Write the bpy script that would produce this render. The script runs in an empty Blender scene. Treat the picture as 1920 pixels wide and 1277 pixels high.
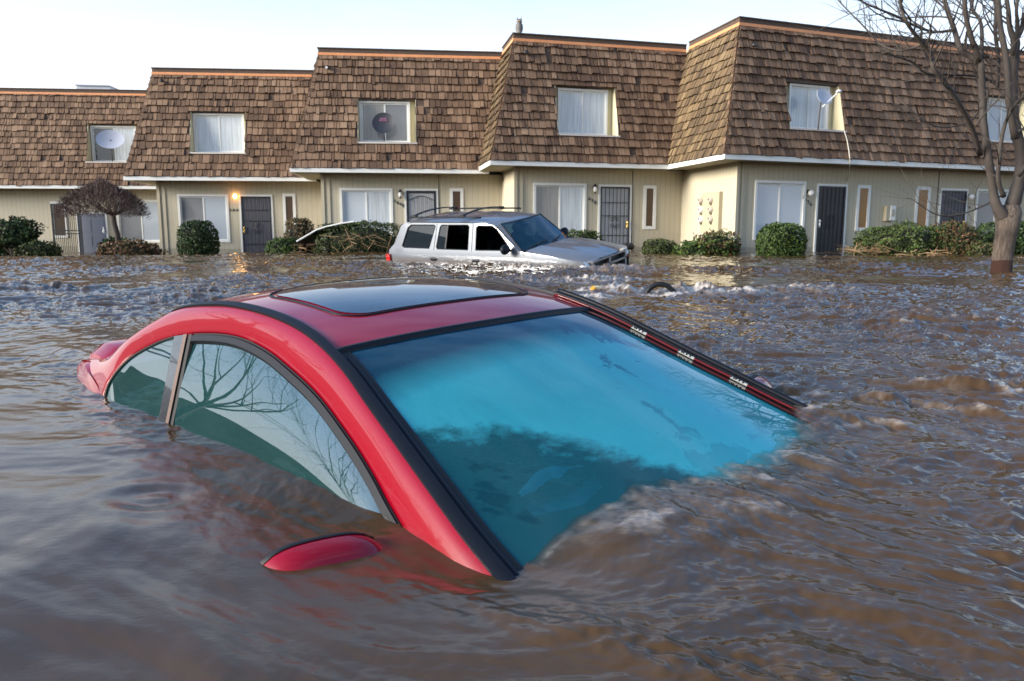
import bpy, math, random
import numpy as np
from mathutils import Vector, Matrix, Euler, noise as mnoise
from mathutils.geometry import delaunay_2d_cdt
random.seed(7); rng = np.random.default_rng(7)
SC = bpy.context.scene; COL = SC.collection
R = math.radians; PI = math.pi
# ------------------------------------------------------------------ camera
H = 0.62; FPX = 1400.0; PCX, PCY, HORY = 960.0, 638.5, 438.0
TH = math.atan((PCY-HORY)/FPX)
cd = bpy.data.cameras.new('camera'); cam = bpy.data.objects.new('camera', cd); COL.objects.link(cam)
cd.sensor_width = 36; cd.lens = FPX/1920*36; cd.clip_start = 0.02; cd.clip_end = 3000
cam.location = (0, 0, H); cam.rotation_euler = (PI/2-TH, 0, 0); SC.camera = cam

def ray(px, py):
    X = (px-PCX)/FPX; Y = -(py-PCY)/FPX
    return Vector((X, math.cos(TH)+Y*math.sin(TH), -math.sin(TH)+Y*math.cos(TH)))
def at_z(px, py, z):
    r = ray(px, py); k = (z-H)/r.z
    return Vector((r.x*k, r.y*k, z))
def at_y(px, py, y):
    r = ray(px, py); k = y/r.y
    return Vector((r.x*k, y, H+r.z*k))

# ------------------------------------------------------------------ mesh builder
class MB:
    def __init__(s): s.v = []; s.f = []; s.m = []; s.r = []
    def vert(s, p): s.v.append(tuple(p)); return len(s.v)-1
    def face(s, idx, m=0, r=0.5): s.f.append(tuple(idx)); s.m.append(m); s.r.append(r)
    def poly(s, pts, m=0, r=0.5):
        i = len(s.v); s.v += [tuple(p) for p in pts]; s.face(range(i, i+len(pts)), m, r)
    def hexa(s, p, m=0, r=0.5):
        i = len(s.v); s.v += [tuple(q) for q in p]
        for q in ((0,3,2,1),(4,5,6,7),(0,1,5,4),(1,2,6,5),(2,3,7,6),(3,0,4,7)): s.face([i+k for k in q], m, r)
    def box(s, x0, x1, y0, y1, z0, z1, m=0, r=0.5, T=None):
        p = [(x0,y0,z0),(x1,y0,z0),(x1,y1,z0),(x0,y1,z0),(x0,y0,z1),(x1,y0,z1),(x1,y1,z1),(x0,y1,z1)]
        if T is not None: p = [T @ Vector(q) for q in p]
        s.hexa(p, m, r)
    def beam(s, a, b, w, h, up=(0,0,1), m=0, r=0.5):
        a = Vector(a); b = Vector(b); d = (b-a).normalized(); u = Vector(up); sd = d.cross(u).normalized(); u = sd.cross(d)
        p = []
        for q in (a, b):
            p += [q-sd*w/2-u*h/2, q+sd*w/2-u*h/2, q+sd*w/2+u*h/2, q-sd*w/2+u*h/2]
        s.hexa(p, m, r)
    def tube(s, pts, rad, n=8, m=0, r=0.5, cap=True):
        pts = [Vector(p) for p in pts]; k = len(pts)
        if not hasattr(rad, '__len__'): rad = [rad]*k
        ref = None; rings = []
        for i, p in enumerate(pts):
            t = (pts[min(i+1,k-1)]-pts[max(i-1,0)])
            if t.length < 1e-9: t = Vector((0,0,1))
            t.normalize()
            if ref is None: ref = t.orthogonal().normalized()
            ref = (ref - t*ref.dot(t))
            ref = ref.normalized() if ref.length > 1e-6 else t.orthogonal().normalized()
            b = t.cross(ref); i0 = len(s.v)
            for j in range(n):
                a = 2*PI*j/n; s.v.append(tuple(p + (ref*math.cos(a)+b*math.sin(a))*rad[i]))
            rings.append(i0)
        for i in range(k-1):
            for j in range(n):
                s.face((rings[i]+j, rings[i]+(j+1)%n, rings[i+1]+(j+1)%n, rings[i+1]+j), m, r)
        if cap:
            s.face([rings[0]+j for j in reversed(range(n))], m, r); s.face([rings[-1]+j for j in range(n)], m, r)
    def grid(s, rows, m=0, r=0.5, close=False, flip=False):
        i0 = len(s.v); nr = len(rows); nc = len(rows[0])
        for row in rows: s.v += [tuple(p) for p in row]
        for i in range(nr-1):
            for j in range(nc if close else nc-1):
                q = (i0+i*nc+j, i0+i*nc+(j+1)%nc, i0+(i+1)*nc+(j+1)%nc, i0+(i+1)*nc+j)
                s.face(q[::-1] if flip else q, m, r)
    def sphere(s, c, rx, ry=None, rz=None, nu=14, nv=10, m=0, r=0.5, T=None):
        ry = ry or rx; rz = rz or rx; c = Vector(c); rows = []
        for i in range(nv+1):
            t = PI*i/nv; row = []
            for j in range(nu):
                a = 2*PI*j/nu
                q = Vector((rx*math.sin(t)*math.cos(a), ry*math.sin(t)*math.sin(a), rz*math.cos(t)))
                row.append(c + (T @ q if T is not None else q))
            rows.append(row)
        s.grid(rows, m, r, close=True, flip=True)
    def lathe(s, prof, o, axis=(0,0,1), n=20, m=0, r=0.5):
        ax = Vector(axis).normalized(); e = ax.orthogonal().normalized(); g = ax.cross(e); o = Vector(o)
        s.grid([[o+ax*z+(e*math.cos(2*PI*j/n)+g*math.sin(2*PI*j/n))*rr for j in range(n)] for rr, z in prof], m, r, close=True)
    def panel(s, outer, holes, fn, m=0, r=0.5, extra=()):
        pts = []; edges = []
        for lp in [outer]+list(holes):
            i0 = len(pts); pts += [Vector(p) for p in lp]; k = len(lp)
            edges += [(i0+i, i0+(i+1)%k) for i in range(k)]
        pts += [Vector(p) for p in extra]
        vo, eo, fo, *_ = delaunay_2d_cdt(pts, edges, [], 0, 1e-5)
        def inside(q, lp):
            c = False; n = len(lp); j = n-1
            for i in range(n):
                xi, yi = lp[i]; xj, yj = lp[j]
                if (yi > q[1]) != (yj > q[1]) and q[0] < (xj-xi)*(q[1]-yi)/(yj-yi)+xi: c = not c
                j = i
            return c
        i0 = len(s.v); s.v += [tuple(fn(p[0], p[1])) for p in vo]
        for f in fo:
            c = sum((vo[i] for i in f), Vector((0,0)))/len(f)
            if inside(c, outer) and not any(inside(c, h) for h in holes): s.face([i0+i for i in f], m, r)
    def build(s, name, mats, parent=None, smooth=False, ang=None, merge=0):
        me = bpy.data.meshes.new(name); me.from_pydata(s.v, [], s.f)
        if not isinstance(mats, (list, tuple)): mats = [mats]
        for mt in mats: me.materials.append(mt)
        me.polygons.foreach_set('material_index', s.m)
        at = me.attributes.new('rnd', 'FLOAT', 'FACE'); at.data.foreach_set('value', s.r)
        if merge:
            import bmesh
            bm = bmesh.new(); bm.from_mesh(me); bmesh.ops.remove_doubles(bm, verts=bm.verts, dist=merge)
            bmesh.ops.recalc_face_normals(bm, faces=bm.faces); bm.to_mesh(me); bm.free()
        if smooth:
            me.polygons.foreach_set('use_smooth', [True]*len(me.polygons))
            if ang: me.set_sharp_from_angle(angle=R(ang))
        me.update()
        o = bpy.data.objects.new(name, me); COL.objects.link(o)
        if parent is not None: o.parent = parent
        return o
def tag(o, label=None, cat=None, group=None, kind=None):
    if label: o['label'] = label
    if cat: o['category'] = cat
    if group: o['group'] = group
    if kind: o['kind'] = kind
    return o
def thing(name, label, cat, loc=(0,0,0), rot=(0,0,0), group=None):
    o = bpy.data.objects.new(name, None); COL.objects.link(o); o.location = loc; o.rotation_euler = rot; o.empty_display_size = .2
    return tag(o, label, cat, group)
def solidify(o, t, off=1):
    md = o.modifiers.new('solid', 'SOLIDIFY'); md.thickness = t; md.offset = off; return o
def catmull(pts, n):
    pts = [Vector(p) for p in pts]; k = len(pts); out = []
    for i in range(n):
        t = i/(n-1)*(k-1); j = min(int(t), k-2); u = t-j
        p0 = pts[max(j-1,0)]; p1 = pts[j]; p2 = pts[j+1]; p3 = pts[min(j+2,k-1)]
        if j == 0: p0 = p1*2-p2
        if j == k-2: p3 = p2*2-p1
        out.append(0.5*((2*p1)+(p2-p0)*u+(2*p0-5*p1+4*p2-p3)*u*u+(3*p1-p0-3*p2+p3)*u**3))
    return out

# ------------------------------------------------------------------ materials
class NT:
    def __init__(s, name):
        s.mat = bpy.data.materials.new(name); s.mat.use_nodes = True; s.t = s.mat.node_tree; s.t.nodes.clear()
        s.out = s.n('ShaderNodeOutputMaterial')
    def n(s, ty, **kw):
        x = s.t.nodes.new(ty)
        for k, v in kw.items():
            if k.startswith('i_'):
                k = k[2:]; k = int(k) if k.isdigit() else k.replace('_', ' ')
                x.inputs[k].default_value = v
            else: setattr(x, k, v)
        return x
    def l(s, a, b): s.t.links.new(a, b)
    def ramp(s, fac, stops, interp='LINEAR'):
        x = s.n('ShaderNodeValToRGB'); cr = x.color_ramp; cr.interpolation = interp
        while len(cr.elements) < len(stops): cr.elements.new(.5)
        for e, (p, c) in zip(cr.elements, stops): e.position = p; e.color = c if len(c) == 4 else (*c, 1)
        if fac is not None: s.l(fac, x.inputs[0])
        return x.outputs[0]
    def mix(s, fac, a, b, mode='MIX'):
        x = s.n('ShaderNodeMix', data_type='RGBA', blend_type=mode)
        for sock, v in ((x.inputs[0], fac), (x.inputs[6], a), (x.inputs[7], b)):
            if hasattr(v, 'links'): s.l(v, sock)
            else: sock.default_value = v if isinstance(v, (int, float)) else (*v, 1)[:4]
        return x.outputs[2]
    def math(s, op, a, b=None, c=None, clamp=False):
        x = s.n('ShaderNodeMath', operation=op, use_clamp=clamp)
        for i, v in enumerate((a, b, c)):
            if v is None: continue
            if hasattr(v, 'links'): s.l(v, x.inputs[i])
            else: x.inputs[i].default_value = v
        return x.outputs[0]
    def noise(s, scale, detail=4, rough=.5, vec=None, dist=0, stretch=None):
        if vec is None: vec = s.obj()
        if stretch:
            mp = s.n('ShaderNodeMapping'); mp.inputs['Scale'].default_value = stretch; s.l(vec, mp.inputs[0]); vec = mp.outputs[0]
        x = s.n('ShaderNodeTexNoise'); x.inputs['Scale'].default_value = scale; x.inputs['Detail'].default_value = detail
        x.inputs['Roughness'].default_value = rough; x.inputs['Distortion'].default_value = dist; s.l(vec, x.inputs['Vector'])
        return x.outputs[0]
    def obj(s):
        if not hasattr(s, '_o'): s._o = s.n('ShaderNodeTexCoord')
        return s._o.outputs['Object']
    def attr(s, name): return s.n('ShaderNodeAttribute', attribute_name=name).outputs['Fac']
    def bump(s, h, strength=.3, dist=.01, normal=None):
        x = s.n('ShaderNodeBump'); x.inputs['Strength'].default_value = strength; x.inputs['Distance'].default_value = dist
        s.l(h, x.inputs['Height'])
        if normal is not None: s.l(normal, x.inputs['Normal'])
        return x.outputs[0]
    def prin(s, col=(.5,.5,.5), rough=.5, metal=0, spec=.5, bump=None, ior=None, coat=0, coat_rough=.03, trans=0, alpha=None, emit=None, es=0):
        b = s.n('ShaderNodeBsdfPrincipled')
        for nm, v in (('Base Color', col), ('Roughness', rough), ('Metallic', metal), ('Specular IOR Level', spec), ('Coat Weight', coat), ('Coat Roughness', coat_rough), ('Transmission Weight', trans), ('Alpha', alpha), ('IOR', ior)):
            if v is None: continue
            if hasattr(v, 'links'): s.l(v, b.inputs[nm])
            else: b.inputs[nm].default_value = (*v, 1)[:4] if isinstance(v, (tuple, list)) else v
        if emit: b.inputs['Emission Color'].default_value = (*emit, 1); b.inputs['Emission Strength'].default_value = es
        if bump is not None: s.l(bump, b.inputs['Normal'])
        s.l(b.outputs[0], s.out.inputs[0]); return b
def simple(name, col, rough=.5, metal=0, var=.15, scale=8, bump=.0, coat=0, **kw):
    t = NT(name); n = t.noise(scale, 5, .6)
    c = t.mix(t.math('MULTIPLY', n, 1.0), tuple(x*(1-var) for x in col), tuple(min(1, x*(1+var)) for x in col))
    r = t.math('ADD', rough-.06, t.math('MULTIPLY', n, .12))
    t.prin(c, r, metal, bump=t.bump(t.noise(scale*6, 3), bump, .01) if bump else None, coat=coat, **kw)
    return t.mat
M = {}
# shingles (each shingle face carries its own random value)
t = NT('cedar_shingle'); a = t.attr('rnd'); st = t.noise(3, 5, .65, stretch=(14, 14, 1.2)); bl = t.noise(.55, 4, .6)
v = t.math('ADD', t.math('MULTIPLY', a, .44), t.math('ADD', t.math('MULTIPLY', st, .36), t.math('SUBTRACT', t.math('MULTIPLY', bl, .75), .17)))
c = t.ramp(v, [(.15, (.028,.015,.009)), (.38, (.090,.050,.029)), (.66, (.185,.110,.064)), (.95, (.31,.20,.125))])
t.prin(c, .85, bump=t.bump(st, .5, .01)); M['shingle'] = t.mat
t = NT('mossy_shingle'); a = t.attr('rnd'); st = t.noise(3, 5, .65, stretch=(14, 14, 1.2)); bl = t.noise(.55, 4, .6)
v = t.math('ADD', t.math('MULTIPLY', a, .44), t.math('ADD', t.math('MULTIPLY', st, .36), t.math('SUBTRACT', t.math('MULTIPLY', bl, .75), .17)))
c = t.ramp(v, [(.18, (.03,.02,.012)), (.42, (.085,.055,.028)), (.68, (.16,.105,.052)), (.95, (.25,.18,.09))])
t.prin(c, .85, bump=t.bump(st, .5, .01)); M['shingle_moss'] = t.mat
# grooved siding
t = NT('grooved_siding'); tc = t.obj(); sx = t.n('ShaderNodeSeparateXYZ'); t.l(tc, sx.inputs[0])
xy = t.math('ADD', sx.outputs[0], sx.outputs[1]); g = t.math('PINGPONG', xy, .1015); g = t.math('LESS_THAN', g, .0045)
n1 = t.noise(1.1, 5, .6, stretch=(1, 1, .35)); n2 = t.noise(7, 4, .6, stretch=(3, 3, .12)); n3 = t.noise(.9, 3)
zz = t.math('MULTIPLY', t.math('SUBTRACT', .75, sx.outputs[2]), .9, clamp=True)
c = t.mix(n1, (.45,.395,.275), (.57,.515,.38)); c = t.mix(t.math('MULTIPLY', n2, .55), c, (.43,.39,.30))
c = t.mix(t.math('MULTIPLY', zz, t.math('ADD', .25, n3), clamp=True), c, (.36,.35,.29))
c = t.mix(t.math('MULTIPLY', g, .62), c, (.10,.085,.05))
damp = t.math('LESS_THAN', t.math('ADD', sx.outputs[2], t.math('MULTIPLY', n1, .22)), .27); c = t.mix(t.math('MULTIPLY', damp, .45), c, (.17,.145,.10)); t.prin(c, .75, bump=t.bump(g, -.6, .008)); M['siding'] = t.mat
M['trimwhite'] = simple('painted_white_trim', (.74,.74,.70), .5, var=.1, scale=3)
M['sill'] = simple('weathered_white_sill', (.62,.56,.50), .6, var=.25, scale=12)
M['cream'] = simple('cream_paint', (.62,.56,.37), .6, var=.08, scale=2)
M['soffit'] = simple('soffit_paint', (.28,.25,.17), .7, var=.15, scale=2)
M['copper'] = simple('orange_flashing', (.72,.30,.12), .45, var=.25, scale=5)
M['darkwood'] = simple('weathered_dark_board', (.085,.055,.038), .8, var=.6, scale=9, bump=.3)
M['roofflat'] = simple('roof_gravel', (.2,.19,.18), .9)
M['black'] = simple('black_paint', (.012,.012,.014), .4)
M['blackiron'] = simple('black_iron', (.015,.015,.018), .45)
M['door_grey'] = simple('blue_grey_door', (.15,.17,.22), .5, var=.08)
M['mesh_grey'] = simple('grey_security_mesh', (.115,.11,.125), .55, var=.12, scale=40)
M['mesh_dark'] = simple('dark_security_mesh', (.022,.022,.028), .5, var=.2, scale=40)
M['door_white'] = simple('pale_door', (.42,.42,.42), .5, var=.06)
M['brass'] = simple('brass', (.75,.5,.16), .25, metal=1)
M['chrome'] = simple('chrome', (.8,.8,.82), .12, metal=1)
M['amber'] = simple('amber_panel', (.26,.11,.012), .3, var=.25, scale=3)
M['amberdark'] = simple('brown_panel', (.075,.04,.018), .3, var=.25, scale=3)
M['dishgrey'] = simple('satellite_dish_grey', (.46,.48,.54), .45, var=.05)
M['dishblack'] = simple('satellite_dish_black', (.02,.022,.03), .5)
M['pink'] = simple('pink_print', (.6,.2,.4), .5); M['clip'] = simple('grey_white_clip', (.42,.42,.40), .5, var=.3, scale=60); M['whiteplastic'] = simple('white_plastic', (.75,.76,.78), .4)
M['cable'] = simple('cream_cable', (.62,.58,.48), .5); M['blackcable'] = simple('black_cable', (.02,.02,.02), .5)
M['meterbox'] = simple('beige_meter_cabinet', (.43,.38,.26), .55, var=.08); M['rustypink'] = simple('meter_face', (.50,.44,.37), .4)
M['meterdial'] = simple('brown_meter_dial', (.16,.13,.10), .5)
M['statue'] = simple('grey_owl_plaster', (.16,.15,.14), .8, var=.5, scale=25)
# house glass with curtains / blinds inside
def pane(name, base, kind='curtain', refl=1.5):
    t = NT(name); tc = t.obj(); sx = t.n('ShaderNodeSeparateXYZ'); t.l(tc, sx.inputs[0])
    if kind == 'blind':
        w = t.math('PINGPONG', sx.outputs[2], .0125); w = t.math('MULTIPLY', w, 60)
        c = t.mix(w, tuple(x*.78 for x in base), base)
    elif kind == 'curtain':
        w = t.noise(6, 4, .6, stretch=(3.2, 3.2, .12), dist=.6); w = t.math('MULTIPLY', t.math('SUBTRACT', w, .3), 2.2, clamp=True)
        c = t.mix(w, tuple(x*.6 for x in base), base)
    else: c = t.mix(t.noise(4, 3), tuple(x*.85 for x in base), base)
    d = t.noise(2.3, 3)
    t.prin(c, .8, coat=1, coat_rough=.02, bump=None).inputs['Coat IOR'].default_value = refl
    return t.mat
M['p_white'] = pane('window_white_curtain', (.66,.72,.75)); M['p_blind'] = pane('window_white_blind', (.62,.67,.72), 'blind')
M['p_grey'] = pane('window_grey_screen', (.17,.18,.19), 'flat'); M['p_screen'] = pane('window_screened_curtain', (.33,.32,.30), 'curtain')
M['p_blue'] = pane('window_blue_blind', (.42,.48,.54), 'blind'); M['p_dark'] = pane('window_dark', (.04,.045,.05), 'flat', 1.7)
# foliage
def leafmat(name, stops, tr=.25):
    t = NT(name); a = t.attr('rnd'); n = t.noise(2.2, 4, .6)
    v = t.math('ADD', t.math('MULTIPLY', a, .65), t.math('MULTIPLY', n, .45))
    c = t.ramp(v, stops); b = t.prin(c, .6, spec=.3)
    return t.mat
M['leaf_dark'] = leafmat('dark_green_leaves', [(.15,(.008,.016,.006)),(.5,(.022,.045,.012)),(.85,(.055,.09,.02)),(1,(.1,.13,.035))])
M['leaf_green'] = leafmat('bright_green_leaves', [(.15,(.008,.018,.004)),(.5,(.034,.065,.010)),(.85,(.085,.13,.022)),(1,(.16,.2,.05))])
M['leaf_olive'] = leafmat('olive_juniper_leaves', [(.15,(.010,.015,.005)),(.5,(.040,.055,.014)),(.85,(.09,.115,.028)),(1,(.15,.17,.055))])
M['leaf_brown'] = leafmat('brown_green_leaves', [(.15,(.018,.013,.008)),(.4,(.05,.05,.018)),(.65,(.11,.07,.03)),(1,(.2,.12,.06))])
M['leaf_red'] = leafmat('reddish_leaves', [(.15,(.03,.02,.01)),(.4,(.055,.065,.02)),(.65,(.15,.065,.035)),(1,(.25,.15,.05))])
M['twig_purple'] = leafmat('purple_brown_twigs', [(.15,(.018,.010,.009)),(.5,(.05,.027,.024)),(.85,(.10,.058,.05)),(1,(.15,.1,.085))])
M['straw'] = leafmat('pale_straw_debris', [(.1,(.10,.055,.028)),(.5,(.26,.16,.085)),(.9,(.45,.30,.17)),(1,(.5,.36,.22))])
t = NT('tree_bark'); n = t.noise(13, 6, .75, stretch=(3,3,.45)); n2 = t.noise(1.5, 4)
v = t.math('ADD', t.math('MULTIPLY', n, .7), t.math('MULTIPLY', n2, .3))
c = t.ramp(v, [(.34,(.03,.02,.015)),(.52,(.14,.105,.08)),(.75,(.34,.27,.21))])
g = t.n('ShaderNodeNewGeometry'); sx = t.n('ShaderNodeSeparateXYZ'); t.l(g.outputs['Position'], sx.inputs[0])
wz = t.math('ADD', sx.outputs[2], t.math('MULTIPLY', n2, .12)); wet = t.math('LESS_THAN', wz, .26)
c = t.mix(wet, c, (.045,.014,.006)); t.prin(c, .8, bump=t.bump(n, 1.0, .05)); M['bark'] = t.mat
M['bark_dark'] = simple('dark_bark', (.055,.042,.034), .85, var=.4, scale=14)
M['bark_pale'] = simple('pale_bark', (.22,.18,.14), .85, var=.4, scale=14)
# vehicles
def paint(name, col, metal=0., rough=.3, flake=.0, dust=None, cw=1):
    t = NT(name); n = t.noise(3, 5, .6); c = t.mix(t.math('MULTIPLY', n, .5), col, tuple(x*.82 for x in col))
    if dust:
        d = t.ramp(t.noise(14, 6, .7), [(.62,(0,0,0)),(.8,(1,1,1))]); c = t.mix(t.math('MULTIPLY', d, .12), c, dust); sx = t.n('ShaderNodeSeparateXYZ'); t.l(t.obj(), sx.inputs[0]); mz = t.math('MULTIPLY', t.math('SUBTRACT', 1.035, t.math('ADD', sx.outputs[2], t.math('MULTIPLY', t.noise(6, 6, .7), .12))), 14, clamp=True); c = t.mix(t.math('MULTIPLY', mz, .38), c, (.16,.11,.075))
    b = t.prin(c, rough, metal, spec=.12, coat=cw, coat_rough=.015); b.inputs['Coat IOR'].default_value = 1.45
    return t.mat
M['red'] = paint('red_car_paint', (.29,.001,.013), 0, .4, dust=(.5,.4,.35), cw=1)
M['silver'] = paint('silver_car_paint', (.16,.175,.20), .3, .42, dust=(.4,.36,.3))
M['rubber'] = simple('black_rubber_trim', (.007,.009,.014), .5, var=.2, scale=20, spec=.22)
M['seal'] = simple('matt_black_seal', (.006,.006,.007), .6)
M['darkred'] = simple('dark_red_strip', (.13,.005,.005), .3)
M['frit_trim_reflection'] = simple('green_frit_trim_reflection', (.006,.022,.02), .12, coat=1)  # green frit with the far trim's dark reflection painted as colour
M['inside'] = simple('dark_interior_trim', (.02,.02,.022), .8); M['seat'] = simple('grey_seat_cloth', (.06,.075,.08), .9)
M['bag'] = simple('white_crumpled_bag', (.92,.95,.93), .6)
def glass(name, tint, film=None, ior=1.5, refl_rough=0.0, filmfac=None):
    t = NT(name); tr = t.n('ShaderNodeBsdfTransparent'); tr.inputs[0].default_value = (*tint, 1)
    gl = t.n('ShaderNodeBsdfGlossy'); gl.inputs['Roughness'].default_value = refl_rough; gl.inputs['Color'].default_value = (.95,.97,1,1)
    ge = t.n('ShaderNodeNewGeometry'); vm = t.n('ShaderNodeVectorMath', operation='DOT_PRODUCT'); t.l(ge.outputs['Normal'], vm.inputs[0]); t.l(ge.outputs['Incoming'], vm.inputs[1])
    f0 = ((ior-1)/(ior+1))**2; k = t.math('POWER', t.math('SUBTRACT', 1, t.math('ABSOLUTE', vm.outputs['Value']), clamp=True), 5); frs = t.math('ADD', f0, t.math('MULTIPLY', k, 1-f0)); base = tr.outputs[0]
    if film:
        c, f = film(t); df = t.n('ShaderNodeBsdfDiffuse'); t.l(c, df.inputs[0])
        ms = t.n('ShaderNodeMixShader'); t.l(base, ms.inputs[1]); t.l(df.outputs[0], ms.inputs[2])
        if hasattr(f, 'links'): t.l(f, ms.inputs[0])
        else: ms.inputs[0].default_value = f
        base = ms.outputs[0]
    m2 = t.n('ShaderNodeMixShader'); t.l(frs, m2.inputs[0]); t.l(base, m2.inputs[1]); t.l(gl.outputs[0], m2.inputs[2])
    t.l(m2.outputs[0], t.out.inputs[0]); return t.mat
def film_ws(t):  # cyan sky reflection painted into the film colour, together with silt patches
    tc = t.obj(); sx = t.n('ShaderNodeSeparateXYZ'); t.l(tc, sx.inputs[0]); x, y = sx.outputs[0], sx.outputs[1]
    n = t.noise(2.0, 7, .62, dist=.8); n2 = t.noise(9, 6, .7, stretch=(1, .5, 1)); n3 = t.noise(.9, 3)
    sky_silt = t.ramp(t.math('ADD', t.math('MULTIPLY', n, .8), t.math('MULTIPLY', n2, .2)), [(.425,(0,0,0)),(.445,(1,1,1))])
    base = t.mix(sky_silt, (.008,.17,.25), (.05,.43,.51))
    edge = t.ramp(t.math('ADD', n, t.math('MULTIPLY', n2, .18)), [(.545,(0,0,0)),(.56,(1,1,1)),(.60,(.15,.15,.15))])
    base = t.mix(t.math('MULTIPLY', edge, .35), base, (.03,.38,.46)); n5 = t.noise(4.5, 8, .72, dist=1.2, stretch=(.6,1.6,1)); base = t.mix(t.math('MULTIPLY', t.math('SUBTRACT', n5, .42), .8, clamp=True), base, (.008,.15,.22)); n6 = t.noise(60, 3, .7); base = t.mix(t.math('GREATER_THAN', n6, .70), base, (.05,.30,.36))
    # darker, thinner film low on the passenger side
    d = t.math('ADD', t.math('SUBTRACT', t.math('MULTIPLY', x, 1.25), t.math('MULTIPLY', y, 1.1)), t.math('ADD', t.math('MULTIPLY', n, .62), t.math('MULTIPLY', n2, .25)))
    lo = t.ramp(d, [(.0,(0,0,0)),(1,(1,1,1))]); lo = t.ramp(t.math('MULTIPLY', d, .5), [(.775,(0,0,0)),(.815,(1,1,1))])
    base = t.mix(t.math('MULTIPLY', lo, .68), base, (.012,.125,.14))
    gl = t.ramp(x, [(.42,(0,0,0)),(.85,(1,1,1))]); base = t.mix(t.math('MULTIPLY', t.math('MULTIPLY', gl, t.math('SUBTRACT', 1, lo, clamp=True)), .6), base, (.05,.56,.62)); tint = t.ramp(x, [(.17,(1,1,1)),(.30,(0,0,0))]); base = t.mix(t.math('MULTIPLY', tint, .9), base, (.003,.018,.055))  # turquoise glow towards the waterline painted into the film, then the tint band
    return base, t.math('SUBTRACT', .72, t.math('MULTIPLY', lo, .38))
M['ws'] = glass('sky_painted_silty_windscreen', (.10,.40,.5), film_ws, 1.55)
def film_side(t):
    n = t.noise(3, 6, .6); return t.mix(n, (.013,.07,.075), (.045,.15,.15)), .4
M['sideglass'] = glass('green_side_glass', (.25,.5,.5), film_side, 2.6)
def film_roof(t):
    n = t.noise(5, 5, .6); return t.mix(n, (.045,.06,.07), (.08,.10,.115)), .9
M['roofglass'] = glass('dark_sunroof_glass', (.08,.1,.12), film_roof, 2.1, .04)
def film_dark(t):
    n = t.noise(5, 5, .6); return t.mix(n, (.01,.015,.02), (.02,.03,.04)), .75
M['suvglass'] = glass('smoked_glass', (.1,.12,.14), film_dark, 1.75)
M['suvws'] = glass('blue_tinted_windscreen', (.30,.5,.62), lambda t: (t.mix(t.noise(3,3), (.01,.05,.09), (.02,.08,.13)), .45), 1.6)
M['lamp_glass'] = simple('milky_lamp_glass', (.75,.74,.7), .2, coat=1); M['lens_orange'] = simple('orange_lens', (.7,.12,.01), .15, coat=1)
M['lens_red'] = simple('red_lens', (.5,.01,.01), .15, coat=1); M['lens_clear'] = simple('clear_headlamp_lens', (.55,.56,.56), .08, coat=1)
t = NT('lit_lamp_glass'); t.prin((.9,.7,.4), .3, emit=(1,.42,.1), es=6); M['lamp_lit'] = t.mat

# ------------------------------------------------------------------ world, sun
SUN_EL, SUN_AZ = R(16), R(-112)      # azimuth measured from +Y towards +X
w = bpy.data.worlds.new('World'); SC.world = w; w.use_nodes = True; nt = w.node_tree; nt.nodes.clear()
out = nt.nodes.new('ShaderNodeOutputWorld'); bg = nt.nodes.new('ShaderNodeBackground'); nt.links.new(bg.outputs[0], out.inputs[0])
sky = nt.nodes.new('ShaderNodeTexSky'); sky.sky_type = 'NISHITA'; sky.sun_disc = False
sky.sun_elevation = SUN_EL; sky.sun_rotation = SUN_AZ; sky.air_density = 1.0; sky.dust_density = 1.5; sky.ozone_density = 3.0
tc = nt.nodes.new('ShaderNodeTexCoord'); mp = nt.nodes.new('ShaderNodeMapping'); mp.inputs['Scale'].default_value = (1, 1, 3.2)
nt.links.new(tc.outputs['Generated'], mp.inputs[0])
ns = nt.nodes.new('ShaderNodeTexNoise'); ns.inputs['Scale'].default_value = 2.1; ns.inputs['Detail'].default_value = 7; ns.inputs['Roughness'].default_value = .58
nt.links.new(mp.outputs[0], ns.inputs['Vector'])
cr = nt.nodes.new('ShaderNodeValToRGB'); cr.color_ramp.elements[0].position = .47; cr.color_ramp.elements[1].position = .68
nt.links.new(ns.outputs[0], cr.inputs[0])
ml = nt.nodes.new('ShaderNodeMath'); ml.operation = 'MULTIPLY'; ml.inputs[1].default_value = .30; nt.links.new(cr.outputs[0], ml.inputs[0])
mx = nt.nodes.new('ShaderNodeMix'); mx.data_type = 'RGBA'; nt.links.new(ml.outputs[0], mx.inputs[0]); nt.links.new(sky.outputs[0], mx.inputs[6]); mx.inputs[7].default_value = (3.3, 4.1, 5.6, 1)
sz = nt.nodes.new('ShaderNodeSeparateXYZ'); nt.links.new(tc.outputs['Generated'], sz.inputs[0])
hr = nt.nodes.new('ShaderNodeValToRGB'); hr.color_ramp.elements[0].position = .16; hr.color_ramp.elements[0].color = (.85,.85,.85,1); hr.color_ramp.elements[1].position = .42; hr.color_ramp.elements[1].color = (0,0,0,1); nt.links.new(sz.outputs[2], hr.inputs[0])
m3 = nt.nodes.new('ShaderNodeMix'); m3.data_type = 'RGBA'; nt.links.new(hr.outputs[0], m3.inputs[0]); nt.links.new(mx.outputs[2], m3.inputs[6]); m3.inputs[7].default_value = (4.3, 4.4, 4.5, 1)
hs = nt.nodes.new('ShaderNodeHueSaturation'); hs.inputs['Saturation'].default_value = 1.15; nt.links.new(m3.outputs[2], hs.inputs['Color']); nt.links.new(hs.outputs[0], bg.inputs[0]); bg.inputs[1].default_value = .118
sd = bpy.data.lights.new('sun', 'SUN'); so = bpy.data.objects.new('sun', sd); COL.objects.link(so)
sd.energy = 2.8; sd.angle = R(22); sd.color = (1, .93, .83)
SD = Vector((math.sin(SUN_AZ)*math.cos(SUN_EL), math.cos(SUN_AZ)*math.cos(SUN_EL), math.sin(SUN_EL)))
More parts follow.
